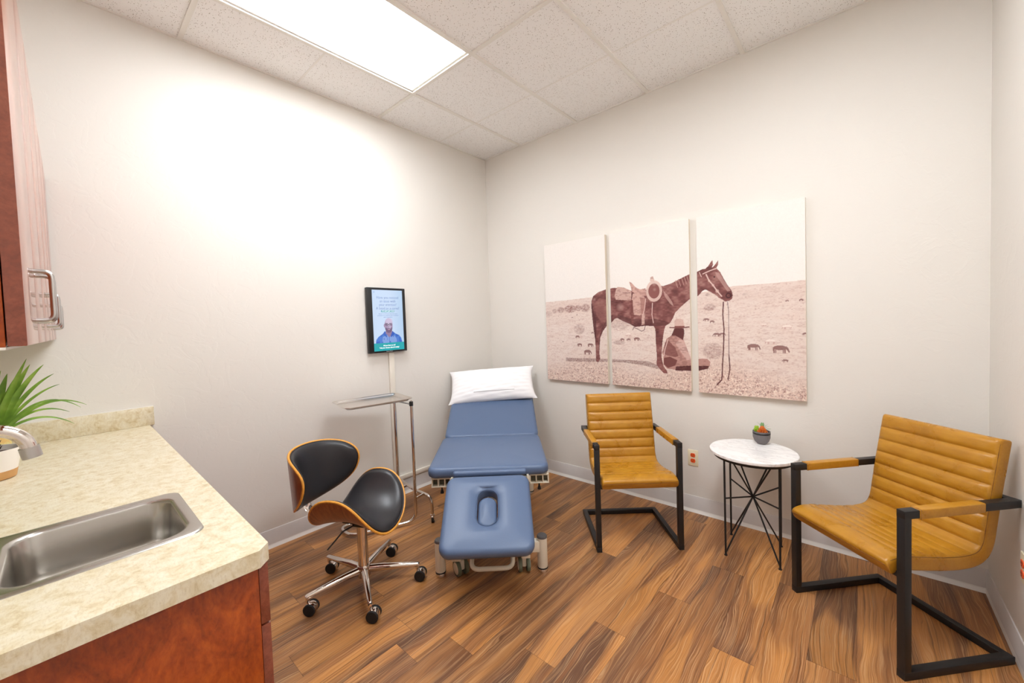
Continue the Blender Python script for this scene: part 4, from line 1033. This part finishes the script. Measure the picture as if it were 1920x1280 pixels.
def sheet(fn_top, fn_bot, nu, nv, mtx):
    vs = []; fs = []
    for s_, fn in ((0, fn_top), (1, fn_bot)):
        for j in range(nv + 1):
            for i in range(nu + 1): vs.append(mtx @ fn(i / nu, j / nv))
    K = (nu + 1) * (nv + 1)
    for j in range(nv):
        for i in range(nu):
            a = j * (nu + 1) + i; fs.append((a, a + 1, a + nu + 2, a + nu + 1)); fs.append((K + a, K + a + nu + 1, K + a + nu + 2, K + a + 1))
    for i in range(nu): fs.append((i, K + i, K + i + 1, i + 1)); a = nv * (nu + 1) + i; fs.append((a, a + 1, K + a + 1, K + a))
    for j in range(nv): a = j * (nu + 1); fs.append((a, a + nu + 1, K + a + nu + 1, K + a)); a = a + nu; fs.append((a, K + a, K + a + nu + 1, a + nu + 1))
    mb = MB(); mb.add(vs, fs); return mb
sheet(lambda a, b_: pillow_pt(2 * a - 1, 2 * b_ - 1), lambda a, b_: pillow_pt(2 * a - 1, 2 * b_ - 1, 0, -1), 64, 40, PM).build('pillowcase', M['linen'], pw, angle=80)
ps = sheet(lambda a, b_: pillow_pt(-0.42 + 0.92 * a, -0.62 + 1.40 * b_, 0.0075), lambda a, b_: pillow_pt(-0.42 + 0.92 * a, -0.62 + 1.40 * b_, 0.0015), 30, 30, PLW @ PM).build('folded_sheet', M['paper'])
tag(ps, 'folded white cloth laid over the middle of the pillow', 'cloth')

# ------------------------------------------------------------ swivel chair
FA = 0.49
sw = thing('swivel_chair', (0.835, -1.905, 0), FA, 'black padded swivel chair with walnut bentwood shell and chrome star base', 'chair')
def surf_seat(s_, w, off=0.0):
    R = 0.22; p = w / R
    z = 0.387 + R * (1 - math.cos(p)) - 0.052 * (max(0, s_) / 0.196) ** 2 - 0.034 * (max(0, -s_) / 0.196) ** 2
    return Vector((s_ - 0.006, R * math.sin(p) - off * math.sin(p), z + off * math.cos(p)))
def surf_back(s_, w, off=0.0):
    # s_ runs up, w sideways; the sides wrap forward
    R = 0.221; p = w / R
    return Vector((-0.344 + R * (1 - math.cos(p)) - 0.074 * s_ + off * math.cos(p), R * math.sin(p) - off * math.sin(p), 0.590 + s_))
def shell(surf, a, b, p, taper, d0, d1, inset=1.0, dome=0.0, N=72, R=14, nrm=None):
    """closed solid between two offsets of a curved surface, superellipse outline"""
    vs = []; fs = []
    for side in (0, 1):
        for j in range(R + 1):
            rho = j / R
            for k in range(N):
                th = 2 * PI * k / N; r = super_r(a, b, p, th) * inset
                s_ = r * math.cos(th) * rho; w = r * math.sin(th) * rho
                w *= 1 + taper * s_ / a
                if side: o_ = d0
                else: o_ = d1 + dome * math.sqrt(max(0, 1 - rho ** 4)) if dome else d1
                vs.append(surf(s_, w, o_))
    K = (R + 1) * N
    for j in range(R):
        for k in range(N):
            l = (k + 1) % N
            fs.append((j * N + k, j * N + l, (j + 1) * N + l, (j + 1) * N + k)); fs.append((K + j * N + k, K + (j + 1) * N + k, K + (j + 1) * N + l, K + j * N + l))
    for k in range(N):
        l = (k + 1) % N; fs.append((R * N + k, R * N + l, K + R * N + l, K + R * N + k))
    mb = MB(); mb.add(vs, fs); return mb
def rim_curve(surf, a, b, p, taper, inset, off, N=96):
    out = []
    for k in range(N):
        th = 2 * PI * k / N; r = super_r(a, b, p, th) * inset; s_ = r * math.cos(th); w = r * math.sin(th) * (1 + taper * r * math.cos(th) / a); out.append(surf(s_, w, off))
    return out
for nm, surf, a, b_, p_, tp_ in (('seat', surf_seat, 0.196, 0.300, 2.63, 0.0), ('backrest', surf_back, 0.161, 0.310, 2.27, 0.207)):
    sg = 1
    sh = shell(surf, a, b_, p_, tp_, -0.013, 0.0).build(nm + '_shell', M['walnut'], sw, angle=40)
    MB().tube(rim_curve(surf, a, b_, p_, tp_, 0.994, -0.0068), 0.0066, 8, closed=True).build('shell_edge', M['plyedge'], sh)
    pd = shell(surf, a, b_, p_, tp_, 0.0, 0.010, inset=0.984, dome=0.020).build(nm + '_pad', M['black_vinyl'], sw, angle=60)
    MB().tube(rim_curve(surf, a, b_, p_, tp_, 0.984, 0.004), 0.0038, 8, closed=True).build('piping', M['piping'], pd)
br = MB().tube(catmull([(-0.06, 0, 0.366), (-0.22, 0, 0.352), (-0.325, 0, 0.40), (-0.352, 0, 0.48), (-0.360, 0, 0.58)], 8), 0.004, 12, r2=0.028)
br.build('back_bracket', M['chrome'], sw)
MB().box((0, 0, 0.366), (0.17, 0.10, 0.016), 0.006).box((0, 0, 0.350), (0.07, 0.07, 0.03), 0.006).build('tilt_mechanism', M['black_plastic'], sw)
MB().lathe([(0.021, 0.33), (0.021, 0.355), (0, 0.355)], 24).build('gas_piston', M['black_plastic'], sw)
MB().lathe([(0.027, 0.085), (0.029, 0.09), (0.027, 0.10), (0.0265, 0.335), (0.022, 0.337), (0, 0.337)], 32).build('column', M['chrome'], sw)
MB().tube([(-0.01, -0.02, 0.352), (-0.05, -0.09, 0.34), (-0.095, -0.155, 0.275)], 0.004, 8).build('lever', M['black_metal'], sw)
MB().lathe([(0.030, 0.055), (0.034, 0.06), (0.036, 0.11), (0.032, 0.118), (0, 0.118)], 32).build('hub', M['chrome'], sw)
for k in range(5):
    a = math.radians(-94.8 + 72 * k) - FA; ca, sa = math.cos(a), math.sin(a)
    mb = MB().tube([(0.02 * ca, 0.02 * sa, 0.092), (0.10 * ca, 0.10 * sa, 0.093), (0.285 * ca, 0.285 * sa, 0.085), (0.293 * ca, 0.293 * sa, 0.083)], [0.021, 0.019, 0.012, 0.009], 14, r2=[0.019, 0.017, 0.012, 0.010])
    mb.tube([(0.283 * ca, 0.283 * sa, 0.088), (0.283 * ca, 0.283 * sa, 0.060)], 0.0105, 14)
    lg = mb.build('star_leg', M['chrome'], sw)
    ca_ = math.radians(-52) - FA; dx, dy = math.cos(ca_), math.sin(ca_)     # axle direction (twin wheels)
    fx, fy = -dy, dx
    cx, cy = 0.283 * ca + fx * 0.016, 0.283 * sa + fy * 0.016
    mt = Matrix.Translation((cx, cy, 0.0293)) @ Matrix.Rotation(ca_, 4, 'Z') @ Matrix.Rotation(PI / 2, 4, 'Y')
    cs_ = MB().lathe([(0, -0.017), (0.027, -0.017), (0.028, -0.015), (0.028, 0.015), (0.027, 0.017), (0, 0.017)], 28, mtx=mt)
    cs_ = cs_.tube([(0.283 * ca, 0.283 * sa, 0.034), (0.283 * ca, 0.283 * sa, 0.064)], 0.006, 10).build('caster', M['chrome'], lg)
    for s_ in (-1, 1):
        MB().lathe([(0, -0.006), (0.027, -0.006), (0.0292, -0.004), (0.0292, 0.004), (0.027, 0.006), (0, 0.007)], 28, mtx=mt @ Matrix.Translation((0, 0, s_ * 0.021))).build('caster_wheel', M['black_rubber'], lg)

# ------------------------------------------------------------ instrument stand with tray
MX, MY = 0.50, -1.335
ms = thing('instrument_stand', (MX, MY, 0), 0, 'chrome instrument stand on casters beside the blue table', 'medical stand')
bd = Vector((-0.40, -0.92, 0)).normalized(); pd_ = Vector((-1, 0.04, 0)).normalized()
sep = 0.227
A0 = Vector((0, 0, 0)); B0 = pd_ * sep
path = [A0 + Vector((0, 0, 0.86)), A0 + Vector((0, 0, 0.022)), A0 + bd * 0.43 + Vector((0, 0, 0.022)), B0 + bd * 0.43 + Vector((0.05, 0, 0.022)), B0 + Vector((0, 0, 0.022)), B0 + Vector((0, 0, 0.80))]
MB().tube(fillet(path, 0.075, 10), 0.0105, 16).build('frame_tube', M['chrome'], ms)
ex = Vector((0.10, 0.075, 0)); c0 = A0 * 1.0 + Vector((0, 0, 0.17)) + Vector((0.0, 0.012, 0))
MB().tube(fillet([Vector((-0.40, 0.13, 0.05)), Vector((-0.40, 0.13, 0.185)), Vector((-0.15, 0.07, 0.190)), Vector((0.078, 0.080, 0.185)), Vector((0.078, 0.084, 0.055))], 0.06, 8), 0.0100, 16).build('cross_tube', M['chrome'], ms)
for cxy in ((0.078, 0.084), (-0.40, 0.13)):
    mt = Matrix.Translation((cxy[0], cxy[1], 0.024)) @ Matrix.Rotation(0.9, 4, 'Z') @ Matrix.Rotation(PI / 2, 4, 'Y')
    cq = MB().box((cxy[0], cxy[1], 0.050), (0.030, 0.022, 0.016), 0.004, rz=0.9).box((cxy[0], cxy[1], 0.036), (0.026, 0.034, 0.022), 0.004, rz=0.9).build('caster', M['chrome'], ms)
    MB().lathe([(0, -0.009), (0.022, -0.009), (0.024, -0.007), (0.024, 0.007), (0.022, 0.009), (0, 0.009)], 26, mtx=mt).build('caster_wheel', M['black_rubber'], cq)
MB().lathe([(0.0135, 0.835), (0.0135, 0.862), (0.011, 0.866), (0, 0.866)], 22).build('collar', M['black_plastic'], ms)
mb = MB().tube([(0, 0, 0.86), (0, 0, 0.8755)], 0.005, 10); q = pd_ * sep
mb.tube([(q.x, q.y, 0.79), (q.x, q.y, 0.8755)], 0.009, 12)
mb.build('tray_rod', M['chrome'], ms)
for bx_, by_ in ((0, 0), (q.x, q.y)): MB().tube([(bx_, by_, 0.178), (bx_, by_ + 0.078, 0.188)], 0.008, 10).build('tube_clamp', M['chrome'], ms)
MB().box(tuple(q / 2 + Vector((0, 0, 0.845))), (sep, 0.016, 0.004), rz=math.atan2(pd_.y, pd_.x)).build('hinge_bar', M['alu'], ms)
ty_ = math.radians(-10.0)
tr_ = thing('instrument_tray', (0.342, -1.535, 0.878), ty_, 'rectangular polished steel tray on top of the chrome stand', 'tray')
rings = [rr(0.14, 0.205, 0.03, 0.0), rr(0.150, 0.215, 0.035, 0.009), rr(0.160, 0.225, 0.04, 0.0165), rr(0.164, 0.229, 0.042, 0.0165), rr(0.164, 0.229, 0.042, 0.0135), rr(0.160, 0.225, 0.04, 0.0145), rr(0.148, 0.213, 0.035, 0.007), rr(0.139, 0.204, 0.03, -0.0015)]
# inner floor first, then up and over the rolled rim
rings = [[(x * 0.02, y * 0.02, 0.0) for x, y, z in rings[0]], [(x * 0.97, y * 0.98, 0.0) for x, y, z in rings[0]]] + rings + [[(x * 0.02, y * 0.02, -0.0015) for x, y, z in rings[0]]]
MB().loops(rings).build('tray_pan', M['traysteel'], tr_, angle=50)
